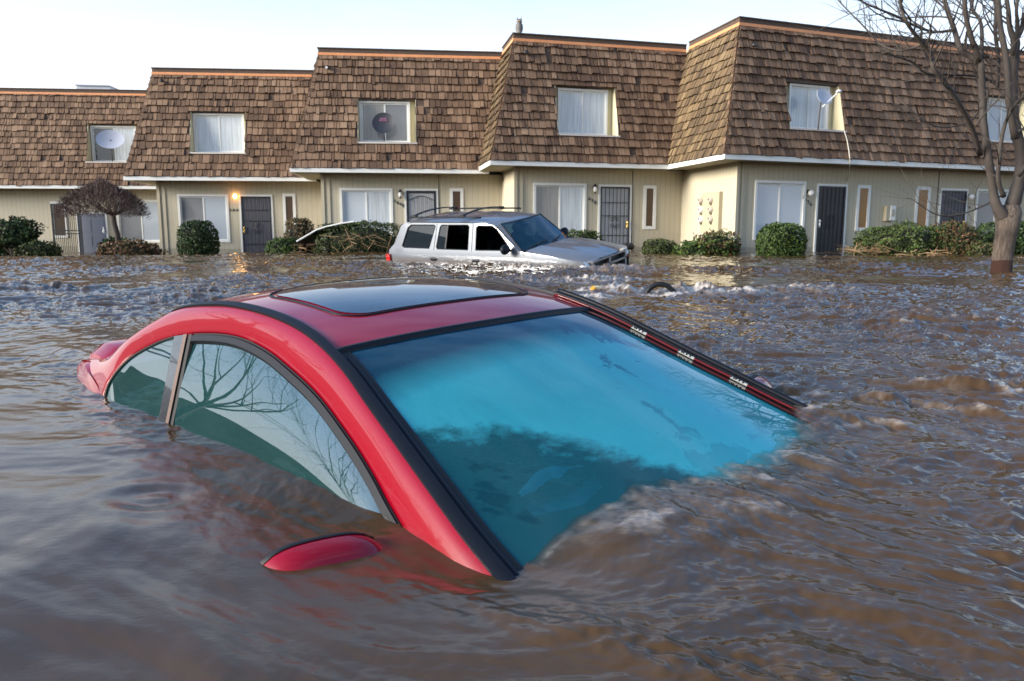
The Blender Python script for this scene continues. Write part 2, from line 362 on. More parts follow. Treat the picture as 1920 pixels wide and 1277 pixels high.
so.rotation_euler = SD.to_track_quat('Z', 'Y').to_euler(); so.location = (-5, -5, 12)
SC.view_settings.view_transform = 'Standard'; SC.view_settings.look = 'None'; SC.view_settings.exposure = 1.5; SC.view_settings.gamma = 1
cd.dof.use_dof = True; cd.dof.focus_distance = 2.0; cd.dof.aperture_fstop = 11
SC.cycles.max_bounces = 8; SC.cycles.transparent_max_bounces = 10; SC.cycles.caustics_reflective = False; SC.cycles.caustics_refractive = False
SC.cycles.use_adaptive_sampling = True; SC.cycles.use_denoising = True
# ------------------------------------------------------------------ car poses (needed by the water)
CAR_T = Vector((-0.10225, 2.48528, -0.93696)); CAR_E = (R(1.77662), R(1.32909), R(-43.47326))
CAR_M = Matrix.Translation(CAR_T) @ Euler(CAR_E).to_matrix().to_4x4()
SUV_T = Vector((0.81854, 14.7783, -0.69893)); SUV_E = (R(9.37482), R(.84055), R(-36.8805))
SUV_M = Matrix.Translation(SUV_T) @ Euler(SUV_E).to_matrix().to_4x4()
# ------------------------------------------------------------------ water
def perlin(x, y, seed=0):
    r = np.random.default_rng(seed); P = r.permutation(256); P = np.concatenate([P, P]); ang = r.random(256)*2*np.pi
    gx, gy = np.cos(ang), np.sin(ang)
    xi = np.floor(x).astype(int); yi = np.floor(y).astype(int); xf = x-xi; yf = y-yi
    u = xf*xf*xf*(xf*(xf*6-15)+10); v = yf*yf*yf*(yf*(yf*6-15)+10)
    def g(ix, iy, dx, dy):
        h = P[(P[ix & 255]+iy) & 255]; return gx[h]*dx+gy[h]*dy
    a = g(xi, yi, xf, yf); b = g(xi+1, yi, xf-1, yf); c = g(xi, yi+1, xf, yf-1); d = g(xi+1, yi+1, xf-1, yf-1)
    return (a+u*(b-a)+v*((c+u*(d-c))-(a+u*(b-a))))*1.5
def fbm(x, y, seed, octs=4, gain=.5, lac=2.03):
    s = 0; a = 1
    for i in range(octs): s = s+a*perlin(x, y, seed+i); x = x*lac; y = y*lac; a *= gain
    return s
def sstep(a, b, x):
    t = np.clip((x-a)/(b-a), 0, 1); return t*t*(3-2*t)
def water_fields(x, y):
    d = np.hypot(x, y)
    # car frame coordinates of each surface point
    yaw = CAR_E[2]; cx = (x-CAR_T.x)*math.cos(yaw)+(y-CAR_T.y)*math.sin(yaw); cy = -(x-CAR_T.x)*math.sin(yaw)+(y-CAR_T.y)*math.cos(yaw)
    side = -cy                                   # >0 on the passenger side, where the water stands calm
    calm = sstep(-.35, .7, side-.55+.15*perlin(x*1.2, y*1.2, 3)) * sstep(1.9, .6, cx) * sstep(4.2, 2.6, y)
    calm = np.maximum(calm, .0)
    fl = R(-24); fx = x*math.cos(fl)+y*math.sin(fl); fy = -x*math.sin(fl)+y*math.cos(fl)
    wx = .22*perlin(x*1.3, y*1.3, 11); wy = .22*perlin(x*1.3, y*1.3, 12)
    big = fbm((fx+wx)*.9, (fy+wy)*1.5, 21, 3)
    mid = fbm((fx+wx)*3.0, (fy+wy)*5.2, 31, 4, .55)
    ridg = 1-np.abs(fbm((fx+wx*1.6)*2.2, (fy+wy*1.6)*4.4, 41, 3, .5)); ridg = ridg**2
    fine = fbm((fx+wx*.7)*13, (fy+wy*.7)*20, 51, 3, .6)
    far = sstep(3, 9, y)
    near_r = sstep(-.1, 1.2, x+.15*y)
    rough = (1-calm)*(.55+.45*sstep(.9, 3.0, d)+.15*near_r)
    gust = np.clip(.65+.8*perlin(x*.5, y*.35, 61), .15, 1.6)
    fine2 = fbm((fx+wx*.5)*34, (fy+wy*.5)*52, 57, 2, .6)
    h = rough*gust*(.024*big+.021*mid+.022*(ridg-.52)+(.0095-.005*far)*fine+.0022*(1-far)*fine2)
    h += far*gust*(.014*big+.012*mid)
    # broad swell folding round the bonnet
    h += .010*sstep(.2, 1.4, x)*(1-far)*fbm((fx+wx*2)*1.6, (fy+wy*2)*2.8, 71, 2)
    # calm pool: long soft ripples plus a slow eddy
    h += calm*(.0080*fbm((fx*1.1+wx)*1.5, (fy+wy)*3.2, 81, 2, .45)+.0014*fbm((fx+wx)*6, (fy+wy)*12, 85, 2, .5))
    ex, ey = x+.86, y-1.72; er = np.hypot(ex, ey*1.25); h -= .006*np.exp(-(er/.11)**2)*(1+.0*er)-.0022*np.cos(er*46)*np.exp(-(er/.17)**2)
    # far ripples in the lee of the houses
    h += sstep(6, 12, y)*.006*fbm(x*2.2, y*5.5, 91, 3)
    # ripples streaming off the car's side, mirror and corner
    band = np.exp(-((side-.86)/.16)**2)*sstep(1.3, .8, cx)*sstep(-1.6, .2, cx)
    h += band*.0016*perlin(cx*9, side*26, 95)
    # run-up against the windscreen
    g = .93-.30*cy**2*.55; run = np.exp(-((cx-(g-.02))/.13)**2)*sstep(.60, .30, np.abs(cy+.02))
    lip = .5+.6*perlin(cx*4, cy*5, 101)+.35*perlin(cx*12, cy*13, 102)
    ra = np.interp(cy, [-.74,-.64,-.52,-.3,-.1,.1,.5,.8], [0,.014,.032,.038,.028,.020,.020,.012]); runx = np.where(cx < g, 1, np.exp(-((cx-g)/.16)**2))*sstep(.9,.7,np.abs(cy)); h += ra*runx*(.85+.18*np.clip(lip, 0, 1.2))
    curl = np.exp(-((cx-(g+.16+.05*perlin(cy*3, cx*0+.3, 103)))/.045)**2)*sstep(.8, .4, np.abs(cy-.0)); h += .007*curl
    edge = np.exp(-((cx-(g+.0))/.055)**2)*sstep(.72, .5, np.abs(cy)); foam = run*sstep(.3, .9, lip)*.10+curl*.03+edge*.12*np.clip(.5+fbm(cx*14, cy*18, 111, 3, .6), 0, 1.3)
    # standing waves
    foam2 = 0
    def hump(px, py, lx, ly, amp, ang=0., fo=0., sd=0):
        nonlocal h, foam2
        a = R(ang); dx = x-px; dy = y-py; u = dx*math.cos(a)+dy*math.sin(a); v = -dx*math.sin(a)+dy*math.cos(a)
        e = np.exp(-(u/lx)**2-(v/ly)**2); n = .55+.75*fbm(u*4.5, v*7, 200+sd, 4, .62)
        h = h+e*amp*n; foam2 = np.maximum(foam2, e*fo*np.clip(.35+1.1*fbm(x*9, y*9, 300+sd, 4, .65), 0, 1.4))
    hump(2.15, 7.85, .5, .17, .11, 6, 2.2, 1); hump(1.15, 7.95, .42, .17, .10, -4, 2.0, 2); hump(1.05, 9.9, .8, .3, .10, 5, 1.3, 3); hump(.72, 7.3, .3, .14, .05, 0, 1.6, 9); hump(1.6, 7.5, .3, .1, .0, 0, 1.6, 19); hump(1.5, 7.75, .2, .25, -.03, 0, 0, 20)
    h -= .030*np.exp(-((x+.02)**2+(y-1.38)**2)/.20**2)+.010*np.exp(-((x+.35)**2+(y-1.6)**2)/.35**2); h += .030*np.exp(-((x-1.0)**2+(y-2.45)**2)/.22**2)
    hump(3.3, 8.3, .7, .3, .08, 0, .5, 4); hump(1.35, 2.75, .55, .10, .045, -28, .16, 5); hump(1.15, 2.35, .3, .06, .03, -20, .12, 6); hump(2.0, 2.9, .5, .13, .05, -18, .1, 7)
    hump(-3.3, 8.0, .22, .12, .09, 0, .05, 8); hump(-4.9, 8.2, .5, .18, .09, 0, .05, 10); hump(-2.1, 8.6, .18, .12, .05, 0, .9, 11); hump(-5.6, 8.6, .35, .16, .07, 0, .0, 12)
    hump(0.6, 13.5, 2.6, .5, .06, -36, .25, 13); hump(-1.8, 15.0, 2.0, .4, .035, -36, .2, 14); hump(1.9, 12.8, .5, .4, .09, 0, .5, 15)
    hump(1.2, 1.0, .6, .06, .016, -35, 0, 16); hump(.4, .95, .5, .07, .02, -30, 0, 17); hump(1.9, 1.6, .7, .09, .022, -30, 0, 18)
    # crest foam and flecks
    cf = sstep(.012, .034, h*(1-far)+h*.55*far)*sstep(.15, .75, fbm(x*6, y*11, 401, 4, .6))*(1-calm)*.45
    foam = np.clip(foam+foam2+cf, 0, 1)
    # the stream stands a little higher in mid street than at either end of the row
    drop = -.30*sstep(-2, -20, x)*sstep(18, 30, y)-.20*sstep(9, 20, x)*sstep(20, 30, y)
    h = h*sstep(70, 30, d)+drop
    v = np.clip(np.abs(cy)/.72, 0, 1.2); zg = 1.252-.40*(cx-.025)+.058*(1-v*v)+.026
    wzg = -.937-.0232*cx+.031*cy+zg; dep = h-wzg
    thin = np.where((dep > -.05) & (cx > .3) & (cx < 1.15) & (np.abs(cy) < .70), np.exp(-np.clip(dep, 0, 1)/.022), 0); foam = np.clip(foam+np.where(thin > 0, np.exp(-((dep-.012)/.006)**2)*.32*np.clip(.4+fbm(cx*22, cy*26, 131, 3, .6), 0, 1), 0), 0, 1)
    return h, foam, thin
def build_water():
    rr = np.concatenate([np.linspace(.12, .62, 8)[:-1], .62*np.exp(np.linspace(0, math.log(42/.62), 860)), np.array([44,47,51,56,62,70,80,95,115,140,180,240,320,450,700,1100,2000])])
    front = np.linspace(R(-43), R(43), 980); back = np.linspace(R(43), R(317), 172)[1:-1]
    an = np.concatenate([front, back]); na = len(an); nr = len(rr)
    A, Rr = np.meshgrid(an, rr); x = (Rr*np.sin(A)).ravel(); y = (Rr*np.cos(A)).ravel()
    h, foam, thin = water_fields(x, y)
    co = np.stack([x, y, h], 1).astype(np.float32)
    i = np.arange(nr-1)[:, None]*na; j = np.arange(na)[None]; j2 = (j+1) % na
    q = np.stack([i+j, i+na+j, i+na+j2, i+j2], -1).reshape(-1, 4).astype(np.int32)
    me = bpy.data.meshes.new('water'); me.vertices.add(len(co)); me.vertices.foreach_set('co', co.ravel())
    me.loops.add(q.size); me.loops.foreach_set('vertex_index', q.ravel()); me.polygons.add(len(q))
    me.polygons.foreach_set('loop_start', np.arange(0, q.size, 4, dtype=np.int32)); me.polygons.foreach_set('use_smooth', np.ones(len(q), bool))
    at = me.attributes.new('foam', 'FLOAT', 'POINT'); at.data.foreach_set('value', foam.astype(np.float32)); at = me.attributes.new('thin', 'FLOAT', 'POINT'); at.data.foreach_set('value', thin.astype(np.float32))
    me.update(calc_edges=True); me.validate()
    c0 = len(me.vertices)
    o = bpy.data.objects.new('water', me); COL.objects.link(o); return o
t = NT('muddy_flood_water'); fo = t.attr('foam'); n = t.noise(1.3, 5, .6); n2 = t.noise(38, 5, .7, stretch=(1, 1.6, 1)); n3 = t.noise(150, 3, .6, stretch=(1,1.4,1))
c = t.mix(n, (.055,.030,.012), (.094,.054,.023))
ff = t.math('MULTIPLY', fo, t.math('MULTIPLY', t.math('SUBTRACT', n2, .18), 3.4), clamp=True)
c = t.mix(ff, c, (.60,.53,.46)); ro = t.math('ADD', .035, t.math('MULTIPLY', ff, .45))
bm = t.bump(n2, .05, .015); b = t.prin(c, ro, bump=bm, ior=1.42); tr = t.n('ShaderNodeBsdfTransparent'); tr.inputs[0].default_value = (.86,.93,.9,1); ms = t.n('ShaderNodeMixShader'); t.l(t.math('MULTIPLY', t.attr('thin'), .95), ms.inputs[0]); t.l(b.outputs[0], ms.inputs[1]); t.l(tr.outputs[0], ms.inputs[2]); t.l(ms.outputs[0], t.out.inputs[0]); M['water'] = t.mat
wo = build_water(); wo.data.materials.append(M['water']); tag(wo, kind='structure')
g = MB(); g.box(-300, 300, -300, 300, -1.6, -1.5); g.build('ground', simple('submerged_ground', (.09,.06,.04), .9)); tag(bpy.data.objects['ground'], kind='structure')
# ------------------------------------------------------------------ townhouses
ZE, ZT, SB, OW, ORT = 3.05, 7.20, 1.0, .75, .95
def lin(p, d, q, e):      # 2D line intersection: p+s*d = q+t*e
    den = d.x*e.y-d.y*e.x; s = ((q.x-p.x)*e.y-(q.y-p.y)*e.x)/den; return p+d*s
UN = [  # px of the eave corner, z of unit base, yaw, return skew (deg)
    dict(px=(-260, 345.5), dz=-.16, yaw=5, ret=0), dict(px=(233, 330.5), dz=-.17, yaw=4.5, ret=0), dict(px=(545, 314.4), dz=-.09, yaw=6, ret=0),
    dict(px=(920.5, 300.5), dz=0, yaw=14.5, ret=3.5), dict(px=(1359, 288.6), dz=0, yaw=20.5, ret=5.5), dict(px=None, dz=0, yaw=20.5, ret=None)]
for k, U in enumerate(UN):
    a = R(U['yaw']); U['u'] = Vector((math.cos(a), math.sin(a))); U['n'] = Vector((-math.sin(a), math.cos(a)))
    if U['px']: p = at_z(*U['px'], ZE+U['dz']); U['A'] = Vector((p.x, p.y))
    U['rd'] = Vector((-math.sin(a-R(U['ret'] or 0)), math.cos(a-R(U['ret'] or 0))))
UN[5]['A'] = UN[4]['A']+UN[4]['u']*7.35
for k, U in enumerate(UN):
    if 0 < k < 5: U['C'] = lin(U['A'], U['rd'], UN[k-1]['A'], UN[k-1]['u']); UN[k-1]['L'] = (U['C']-UN[k-1]['A']).length
UN[4]['L'] = 7.35; UN[5]['L'] = 14
def plane_uv(U, px, py, yoff):   # pixel -> local (x, z) on the vertical plane y=yoff of a unit
    r = ray(px, py); o = Vector((0, 0, H)); A = U['A']; n = U['n']
    P0 = A+n*yoff; k = ((P0.x-o.x)*n.x+(P0.y-o.y)*n.y)/(r.x*n.x+r.y*n.y); p = o+r*k
    return (Vector((p.x, p.y))-A).dot(U['u']), p.z-U['dz']
def rect(U, x0, x1, y0, y1, yoff=OW):
    a = plane_uv(U, x0, (y0+y1)/2, yoff)[0]; b = plane_uv(U, x1, (y0+y1)/2, yoff)[0]
    xm = (x0+x1)/2; return a, b, plane_uv(U, xm, y1, yoff)[1], plane_uv(U, xm, y0, yoff)[1]

def shingles(mb, O, e, w, nrm, al, ar, S, holes=(), mat=0, expo=.292):
    b = 0.0; row = 0
    while b < S-.02:
        top = min(b+expo*1.12, S); a = al(b)-random.random()*.1
        while a < ar(b)+.001:
            wd = random.choice((.10,.12,.15,.17,.19,.22,.25))*random.uniform(.9, 1.1)
            a0, a1 = a, a+wd-random.uniform(.010,.030); mid = (a0+a1)/2; a += wd
            j = random.uniform(-.03, .015); lift = random.uniform(.055, .10)
            if random.random() < .06: j -= random.uniform(.02, .05)
            if random.random() < .012: continue
            bb = b+j
            for (h0, h1, k0, k1) in holes:
                if k0 < b+expo*.5 < k1:
                    if h0 < mid < h1: a0 = a1 = 0; break
                    if a0 < h1 < a1: a0 = h1
                    if a0 < h0 < a1: a1 = h0
            if a1-a0 < .02: continue
            tp = top
            for (h0, h1, k0, k1) in holes:
                if a1 > h0 and a0 < h1 and b < k0 < tp: tp = k0
                if a1 > h0 and a0 < h1 and bb < k1 < tp and b+expo*.5 >= k1: bb = max(bb, k1-.01)
            cl = lambda q, bbb: min(max(q, al(bbb)), ar(bbb))
            q = [(cl(a0, bb), bb), (cl(a1, bb), bb), (cl(a1, tp), tp), (cl(a0, tp), tp)]
            if q[1][0]-q[0][0] < .015 and q[2][0]-q[3][0] < .015: continue
            ht = (lift, lift+random.uniform(-.004,.004), .009, .009)
            P = [O+e*qa+w*qb+nrm*hh for (qa, qb), hh in zip(q, ht)]; Q = [O+e*q[0][0]+w*q[0][1], O+e*q[1][0]+w*q[1][1]]
            i = len(mb.v); mb.v += [tuple(p) for p in P+Q]+[tuple(O+e*q[2][0]+w*q[2][1]), tuple(O+e*q[3][0]+w*q[3][1])]
            rv = random.random()
            mb.face((i, i+1, i+2, i+3), mat, rv); mb.face((i+4, i+5, i+1, i), mat, rv*.3); mb.face((i+4, i, i+3, i+7), mat, rv*.5); mb.face((i+1, i+5, i+6, i+2), mat, rv*.5)
        b += expo; row += 1
def V3(p, z): return Vector((p[0], p[1], z))

def window_part(root, x0, x1, z0, z1, y, pl, pr, fw=.085, split=.5, trim=True, rev=.05, sill=False, nm='window'):
    m = MB(); f = M['trimwhite']; a = fw
    y0 = y-.028
    m.box(x0, x1, y0, y+.03, z1-a, z1); m.box(x0, x1, y0, y+.03, z0, z0+a); m.box(x0, x0+a, y0, y+.03, z0+a, z1-a); m.box(x1-a, x1, y0, y+.03, z0+a, z1-a)
    wnd = m.build(nm, f, root)
    xm = x0+(x1-x0)*split; s = .05; yi = y+rev-.03
    m = MB(); X0, X1, Z0, Z1 = x0+a, x1-a, z0+a, z1-a
    for (p, q, yy) in ((X0, xm+.02, yi+.02), (xm-.02, X1, yi)):
        m.box(p, q, yy, yy+.03, Z1-s, Z1); m.box(p, q, yy, yy+.03, Z0, Z0+s); m.box(p, p+s, yy, yy+.03, Z0+s, Z1-s); m.box(q-s, q, yy, yy+.03, Z0+s, Z1-s)
    m.build('sash', f, wnd)
    m = MB(); m.box(X0+s, xm-s+.02, yi+.032, yi+.04, Z0+s, Z1-s); m.build('pane', M[pl], wnd)
    m = MB(); m.box(xm+s-.02, X1-s, yi+.012, yi+.02, Z0+s, Z1-s); m.build('pane', M[pr], wnd)
    if sill:
        m = MB(); m.box(x0-.03, x1+.03, y-.09, y+.03, z0-.05, z0-.002); m.build('sill', M['sill'], wnd)
    return wnd
def slit(root, x0, x1, z0, z1, mat):
    m = MB(); a = .115; y = OW
    m.box(x0, x1, y-.03, y+.03, z1-a, z1); m.box(x0, x1, y-.03, y+.03, z0, z0+a); m.box(x0, x0+a, y-.03, y+.03, z0+a, z1-a); m.box(x1-a, x1, y-.03, y+.03, z0+a, z1-a)
    w = m.build('side_window', M['trimwhite'], root)
    m = MB(); m.box(x0+a, x1-a, y-.006, y+.02, z0+a, z1-a); m.build('pane', M[mat], w)
def scroll(m, cx, cz, y, s, r=.008):
    for sx in (-1, 1):
        for sz in (-1, 1):
            pts = []
            for i in range(15):
                t = i/14*1.6*PI; rr = s*(.5-.28*i/14); pts.append((cx+sx*(s*.62+rr*math.cos(t+PI)), y, cz+sz*(s*.65+rr*math.sin(t))))
            m.tube(pts, r, 5)
    m.tube([(cx, y, cz+s*1.5), (cx+s*.45, y, cz), (cx, y, cz-s*1.5), (cx-s*.45, y, cz), (cx, y, cz+s*1.5)], r, 5)
def door_part(root, x0, x1, z1, style, z0=-.25):
    a = .075; y = OW; m = MB()
    m.box(x0, x0+a, y-.035, y+.03, z0, z1-a); m.box(x1-a, x1, y-.035, y+.03, z0, z1-a); m.box(x0, x1, y-.035, y+.03, z1-a, z1)
    d = m.build('door', M['trimwhite'], root)
    X0, X1, Z1 = x0+a, x1-a, z1-a; xm = (X0+X1)/2
    leafm = dict(iron='door_white', dark='mesh_dark', grey='mesh_grey', arch='door_white', plain='door_grey')[style]
    m = MB(); m.box(X0, X1, y-.004, y+.02, z0, Z1)
    if style == 'plain':
        for i in range(2):
            for j in range(3):
                w = (X1-X0-.3)/2; px = X0+.1+i*(w+.1); pz = [.15, .85, 1.6][j]; m.box(px, px+w, y-.014, y-.004, pz, pz+[.55,.6,.25][j])
    m.build('door_leaf', M[leafm], d)
    if style != 'plain':
        fm = M['blackiron']; m = MB(); fw = .055 if style != 'arch' else .085; ys = y-.03
        m.box(X0, X0+fw, ys-.015, ys+.01, z0, Z1); m.box(X1-fw, X1, ys-.015, ys+.01, z0, Z1); m.box(X0+fw, X1-fw, ys-.015, ys+.01, Z1-fw, Z1)
        if style == 'arch':
            pts = [(X0+fw+(X1-X0-2*fw)*i/12, ys, Z1-.36+.17*math.sin(PI*i/12)) for i in range(13)]; m.tube(pts, .011, 5)
            for i in range(1, 6):
                x = X0+fw+(X1-X0-2*fw)*i/6; m.tube([(x, ys, z0), (x, ys, Z1-.36+.17*math.sin(PI*i/6))], .009, 5)
        else:
            nb = 7 if style != 'dark' else 6
            for i in range(1, nb):
                x = X0+fw+(X1-X0-2*fw)*i/nb; m.box(x-.009, x+.009, ys-.008, ys+.008, z0, Z1-fw)
            for z in (.55, 1.25, 1.72) if style != 'grey' else (.35, 1.3, 1.75): m.box(X0+fw, X1-fw, ys-.010, ys+.006, z, z+.02)
            scroll(m, xm, 1.02, ys-.012, .17)
        m.build('security_screen', fm, d)
    hx = {'iron': X1-.10, 'dark': X0+.08, 'grey': X0+.09, 'arch': X1-.1, 'plain': X1-.12}[style]
    if root.get('hside') == 'r': hx = X1-.09
    m = MB(); hm = M['brass'] if style in ('iron', 'grey') else M['chrome']
    m.box(hx-.035, hx+.035, y-.065, y-.045, .82, 1.08); m.sphere((hx, y-.085, 1.02), .035); m.sphere((hx, y-.085, .88), .032); m.build('handle', hm, d)
    return d
def wall_lamp(root, x, z, kind):
    m = MB(); y = OW; m.box(x-.05, x+.05, y-.03, y-.003, z-.02, z+.1); m.tube([(x, y-.03, z+.06), (x, y-.13, z+.08), (x, y-.13, z+.04)], .012, 6)
    L = m.build('wall_lamp', M['blackiron'] if kind != 'lit' else M['brass'], root)
    m = MB()
    if kind == 'globe': m.sphere((x+.02, y-.14, z-.02), .105, .1, .105)
    elif kind == 'lit': m.sphere((x, y-.12, z), .085, .085, .10)
    else: m.lathe([(.03, .12), (.065, .1), (.07, -.02), (.045, -.09), (.01, -.1)], (x, y-.13, z-.03), n=12)
    m.build('lamp_shade', M['lamp_lit'] if kind == 'lit' else M['lamp_glass'], L)
    if kind == 'coach':
        m = MB()
        for i in range(6):
            a = i*PI/3; m.tube([(x+.07*math.cos(a), y-.13+.07*math.sin(a), z+.08), (x+.048*math.cos(a), y-.13+.048*math.sin(a), z-.12)], .006, 4)
        m.lathe([(.0, .2), (.02, .17), (.085, .08), (.085, .07)], (x, y-.13, z), n=12); m.lathe([(.05,-.12),(.03,-.15),(0,-.18)], (x, y-.13, z), n=10); m.build('lamp_cage', M['blackiron'], L)
def digits(root, txt, pts, size=.13):
    for ch, (x, z) in zip(txt, pts):
        cu = bpy.data.curves.new('digit', 'FONT'); cu.body = ch; cu.size = size; cu.extrude = .008; cu.align_x = 'CENTER'; cu.align_y = 'CENTER'
        tmp = bpy.data.objects.new('digit_curve', cu); COL.objects.link(tmp); bpy.context.view_layer.update()
        me = bpy.data.meshes.new_from_object(tmp.evaluated_get(bpy.context.evaluated_depsgraph_get())); bpy.data.objects.remove(tmp)
        me.name = 'house_number'; me.materials.clear(); me.materials.append(M['blackiron'])
        o = bpy.data.objects.new('house_number', me); COL.objects.link(o); o.parent = root; o.location = (x, OW-.012, z); o.rotation_euler = (PI/2, 0, 0)

def build_house(k):
    ZT = 7.42 if k == 0 else 7.20
    U = UN[k]; L = U['L']; has_ret = k in (1, 2, 3, 4)
    labs = ['townhouse at the far left end, its door half hidden by the dark screen gate', 'townhouse numbered 1642 with the lit orange porch lamp and grey mesh door', 'townhouse numbered 1640 behind the silver car and long hedge, arched screen door',
            'townhouse numbered 1638 with white curtains and a pale door behind black bars', 'townhouse numbered 1636 with the round bush and electric meters on its side wall', 'townhouse numbered 1634 at the far right, behind the big bare tree']
    root = thing('townhouse', labs[k], 'house', (U['A'].x, U['A'].y, U['dz']), (0, 0, R(U['yaw'])), 'row of shingled townhouses')
    U['root'] = root; a = R(U['yaw'])
    loc = lambda p: Vector(((p-U['A']).dot(U['u']), (p-U['A']).dot(U['n'])))
    if has_ret: C = loc(U['C']); rd = C.normalized(); nl = Vector((rd.y, -rd.x)); Rl = C.length   # return direction and its inward side (+x)
    else: rd = Vector((0, 1)); nl = Vector((1, 0)); Rl = 0
    def corner(dx, dy): # offset return by dx, facade by dy
        if not has_ret: return Vector((0, dy))
        return lin(nl*dx, rd, Vector((0, dy)), Vector((1, 0)))
    # openings
    ft = FEAT[k]; wx0, wx1, wz0, wz1 = ft['up_open']
    # --- roof: deck + shingles
    T = corner(SB, SB); S = math.hypot(SB, ZT-ZE); wv = Vector((0, SB, ZT-ZE))/S; nr = Vector((0, -(ZT-ZE), SB))/S; e = Vector((1, 0, 0))
    xr = L+(.35 if k < 4 else 0); tl = T.x/S
    al = (lambda b: tl*b) if has_ret else (lambda b: 0.0); ar = lambda b: xr+(SB*b/S if k < 4 else 0)
    zs = lambda z: (z-ZE)/(ZT-ZE)*S
    hole = (wx0, wx1, zs(wz0), zs(wz1))
    m = MB(); O = Vector((0, 0, ZE))
    m.panel([(0,0),(xr,0),(ar(S),S),(al(S),S)], [[(hole[0],hole[2]),(hole[1],hole[2]),(hole[1],hole[3]),(hole[0],hole[3])]], lambda p, q: O+e*p+wv*q, 1)
    shingles(m, O, e, wv, nr, al, ar, S, [hole])
    if has_ret:
        e2 = Vector((-rd.x, -rd.y, 0)); st = C+rd*.6; O2 = Vector((st.x, st.y, ZE)); Lr = Rl+.6
        top = T; pt = Vector((top.x, top.y, ZT)); w2 = (Vector((nl.x*SB, nl.y*SB, ZT-ZE))/S); n2 = e2.cross(w2).normalized()
        # right end (hip) position at slope distance b
        hipa = (pt-O2).dot(e2); ar2 = lambda b: Lr+(hipa-Lr)*b/S
        m.panel([(0,0),(Lr,0),(ar2(S),S),(0,S)], [], lambda p, q: O2+e2*p+w2*q, 1)
        shingles(m, O2, e2, w2, n2, lambda b: 0, ar2, S, [], 2)
        # hip caps
        nc = 24; base = Vector((0,0,ZE))
        hd = (pt-base); hl = hd.length; hd.normalize()
        for i in range(nc):
            s0 = hl*i/nc; s1 = hl*(i+1.25)/nc; s1 = min(s1, hl); lw = .11
            for sg, ed, nn in ((1, e, nr), (-1, -e2, n2)):
                d2 = (ed-hd*ed.dot(hd)).normalized()
                p0 = base+hd*s0; p1 = base+hd*s1; rv = random.random()
                u0 = (nn+nr+n2).normalized()
                m.hexa([p0+u0*.03, p0+d2*lw+nn*.025, p1+d2*lw+nn*.012, p1+u0*.018, p0+u0*.055, p0+d2*lw+nn*.05, p1+d2*lw+nn*.027, p1+u0*.028], 0, rv*.75)
    m.build('roof', [M['shingle'], M['darkwood'], M['shingle_moss']], root)
    # --- top trim: orange flashing and dark board; flat roof behind
    path = ([C+rd*.6+nl*SB] if has_ret else [])+[T, Vector((ar(S)-(.3 if k < 4 else 0), SB))]
    def strip(pth, off0, off1, z0, z1, mb):
        # extrude a moulding along pth; offsets are outward (negative = out)
        P = []
        for i, p in enumerate(pth):
            if has_ret and len(pth) == 3:
                if i == 0: P.append((p-nl*off0, p-nl*off1))
                elif i == 1:
                    P.append((lin(pth[0]-nl*off0, rd, pth[2]-Vector((0,off0)), Vector((1,0))), lin(pth[0]-nl*off1, rd, pth[2]-Vector((0,off1)), Vector((1,0)))))
                else: P.append((p-Vector((0,off0)), p-Vector((0,off1))))
            else: P.append((p-Vector((0,off0)), p-Vector((0,off1))))
        for (a0, a1), (b0, b1) in zip(P, P[1:]):
            mb.hexa([V3(a1,z0), V3(b1,z0), V3(b0,z0), V3(a0,z0), V3(a1,z1), V3(b1,z1), V3(b0,z1), V3(a0,z1)])
    m = MB(); strip(path, -.02, .05, ZT-.04, ZT+.055, m); m.build('roof_flashing', M['copper'], root)
    m = MB(); strip(path, -.02, .028, ZT+.056, ZT+.20, m); strip(path, -.04, .06, ZT+.20, ZT+.235, m); m.build('parapet_board', M['darkwood'], root)
    # --- fascia and soffit
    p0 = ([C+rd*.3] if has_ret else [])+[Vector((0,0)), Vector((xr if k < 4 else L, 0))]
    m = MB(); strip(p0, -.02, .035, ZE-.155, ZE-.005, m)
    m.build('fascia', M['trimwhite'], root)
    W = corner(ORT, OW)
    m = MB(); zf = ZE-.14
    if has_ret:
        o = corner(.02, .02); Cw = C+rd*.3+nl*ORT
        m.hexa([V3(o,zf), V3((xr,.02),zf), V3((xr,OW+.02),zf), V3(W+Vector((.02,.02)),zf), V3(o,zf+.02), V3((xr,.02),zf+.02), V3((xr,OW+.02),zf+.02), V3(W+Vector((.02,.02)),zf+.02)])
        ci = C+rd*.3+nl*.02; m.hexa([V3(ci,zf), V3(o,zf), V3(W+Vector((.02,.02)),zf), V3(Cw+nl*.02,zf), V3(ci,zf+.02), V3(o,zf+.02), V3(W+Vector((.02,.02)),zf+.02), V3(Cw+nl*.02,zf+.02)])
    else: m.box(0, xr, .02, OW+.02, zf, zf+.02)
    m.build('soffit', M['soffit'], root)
    # --- walls
    m = MB(); xw = L+(ORT-.02 if k < 4 else 0)+.3*(k < 4); zb = -.6; zt = ZE-.14
    x0w = W.x if has_ret else 0
    hs = [(a_+.06, b_-.06, c_+.06, d_-.06) for (a_, b_, c_, d_), *_ in ft['win']]
    m.panel([(x0w,zb),(xw,zb),(xw,zt),(x0w,zt)], [[(a_,c_),(b_,c_),(b_,d_),(a_,d_)] for a_,b_,c_,d_ in hs if b_ < xw], lambda p, q: (p, OW, q))
    if has_ret:
        c2 = C+rd*2+nl*ORT; m.poly([(c2.x,c2.y,zb),(W.x,W.y,zb),(W.x,W.y,zt),(c2.x,c2.y,zt)])
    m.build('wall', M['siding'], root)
    # --- solid mass behind: upper box, back and flat roof
    m = MB(); bx = T.x+.02 if has_ret else .01
    sk = rd.x/rd.y
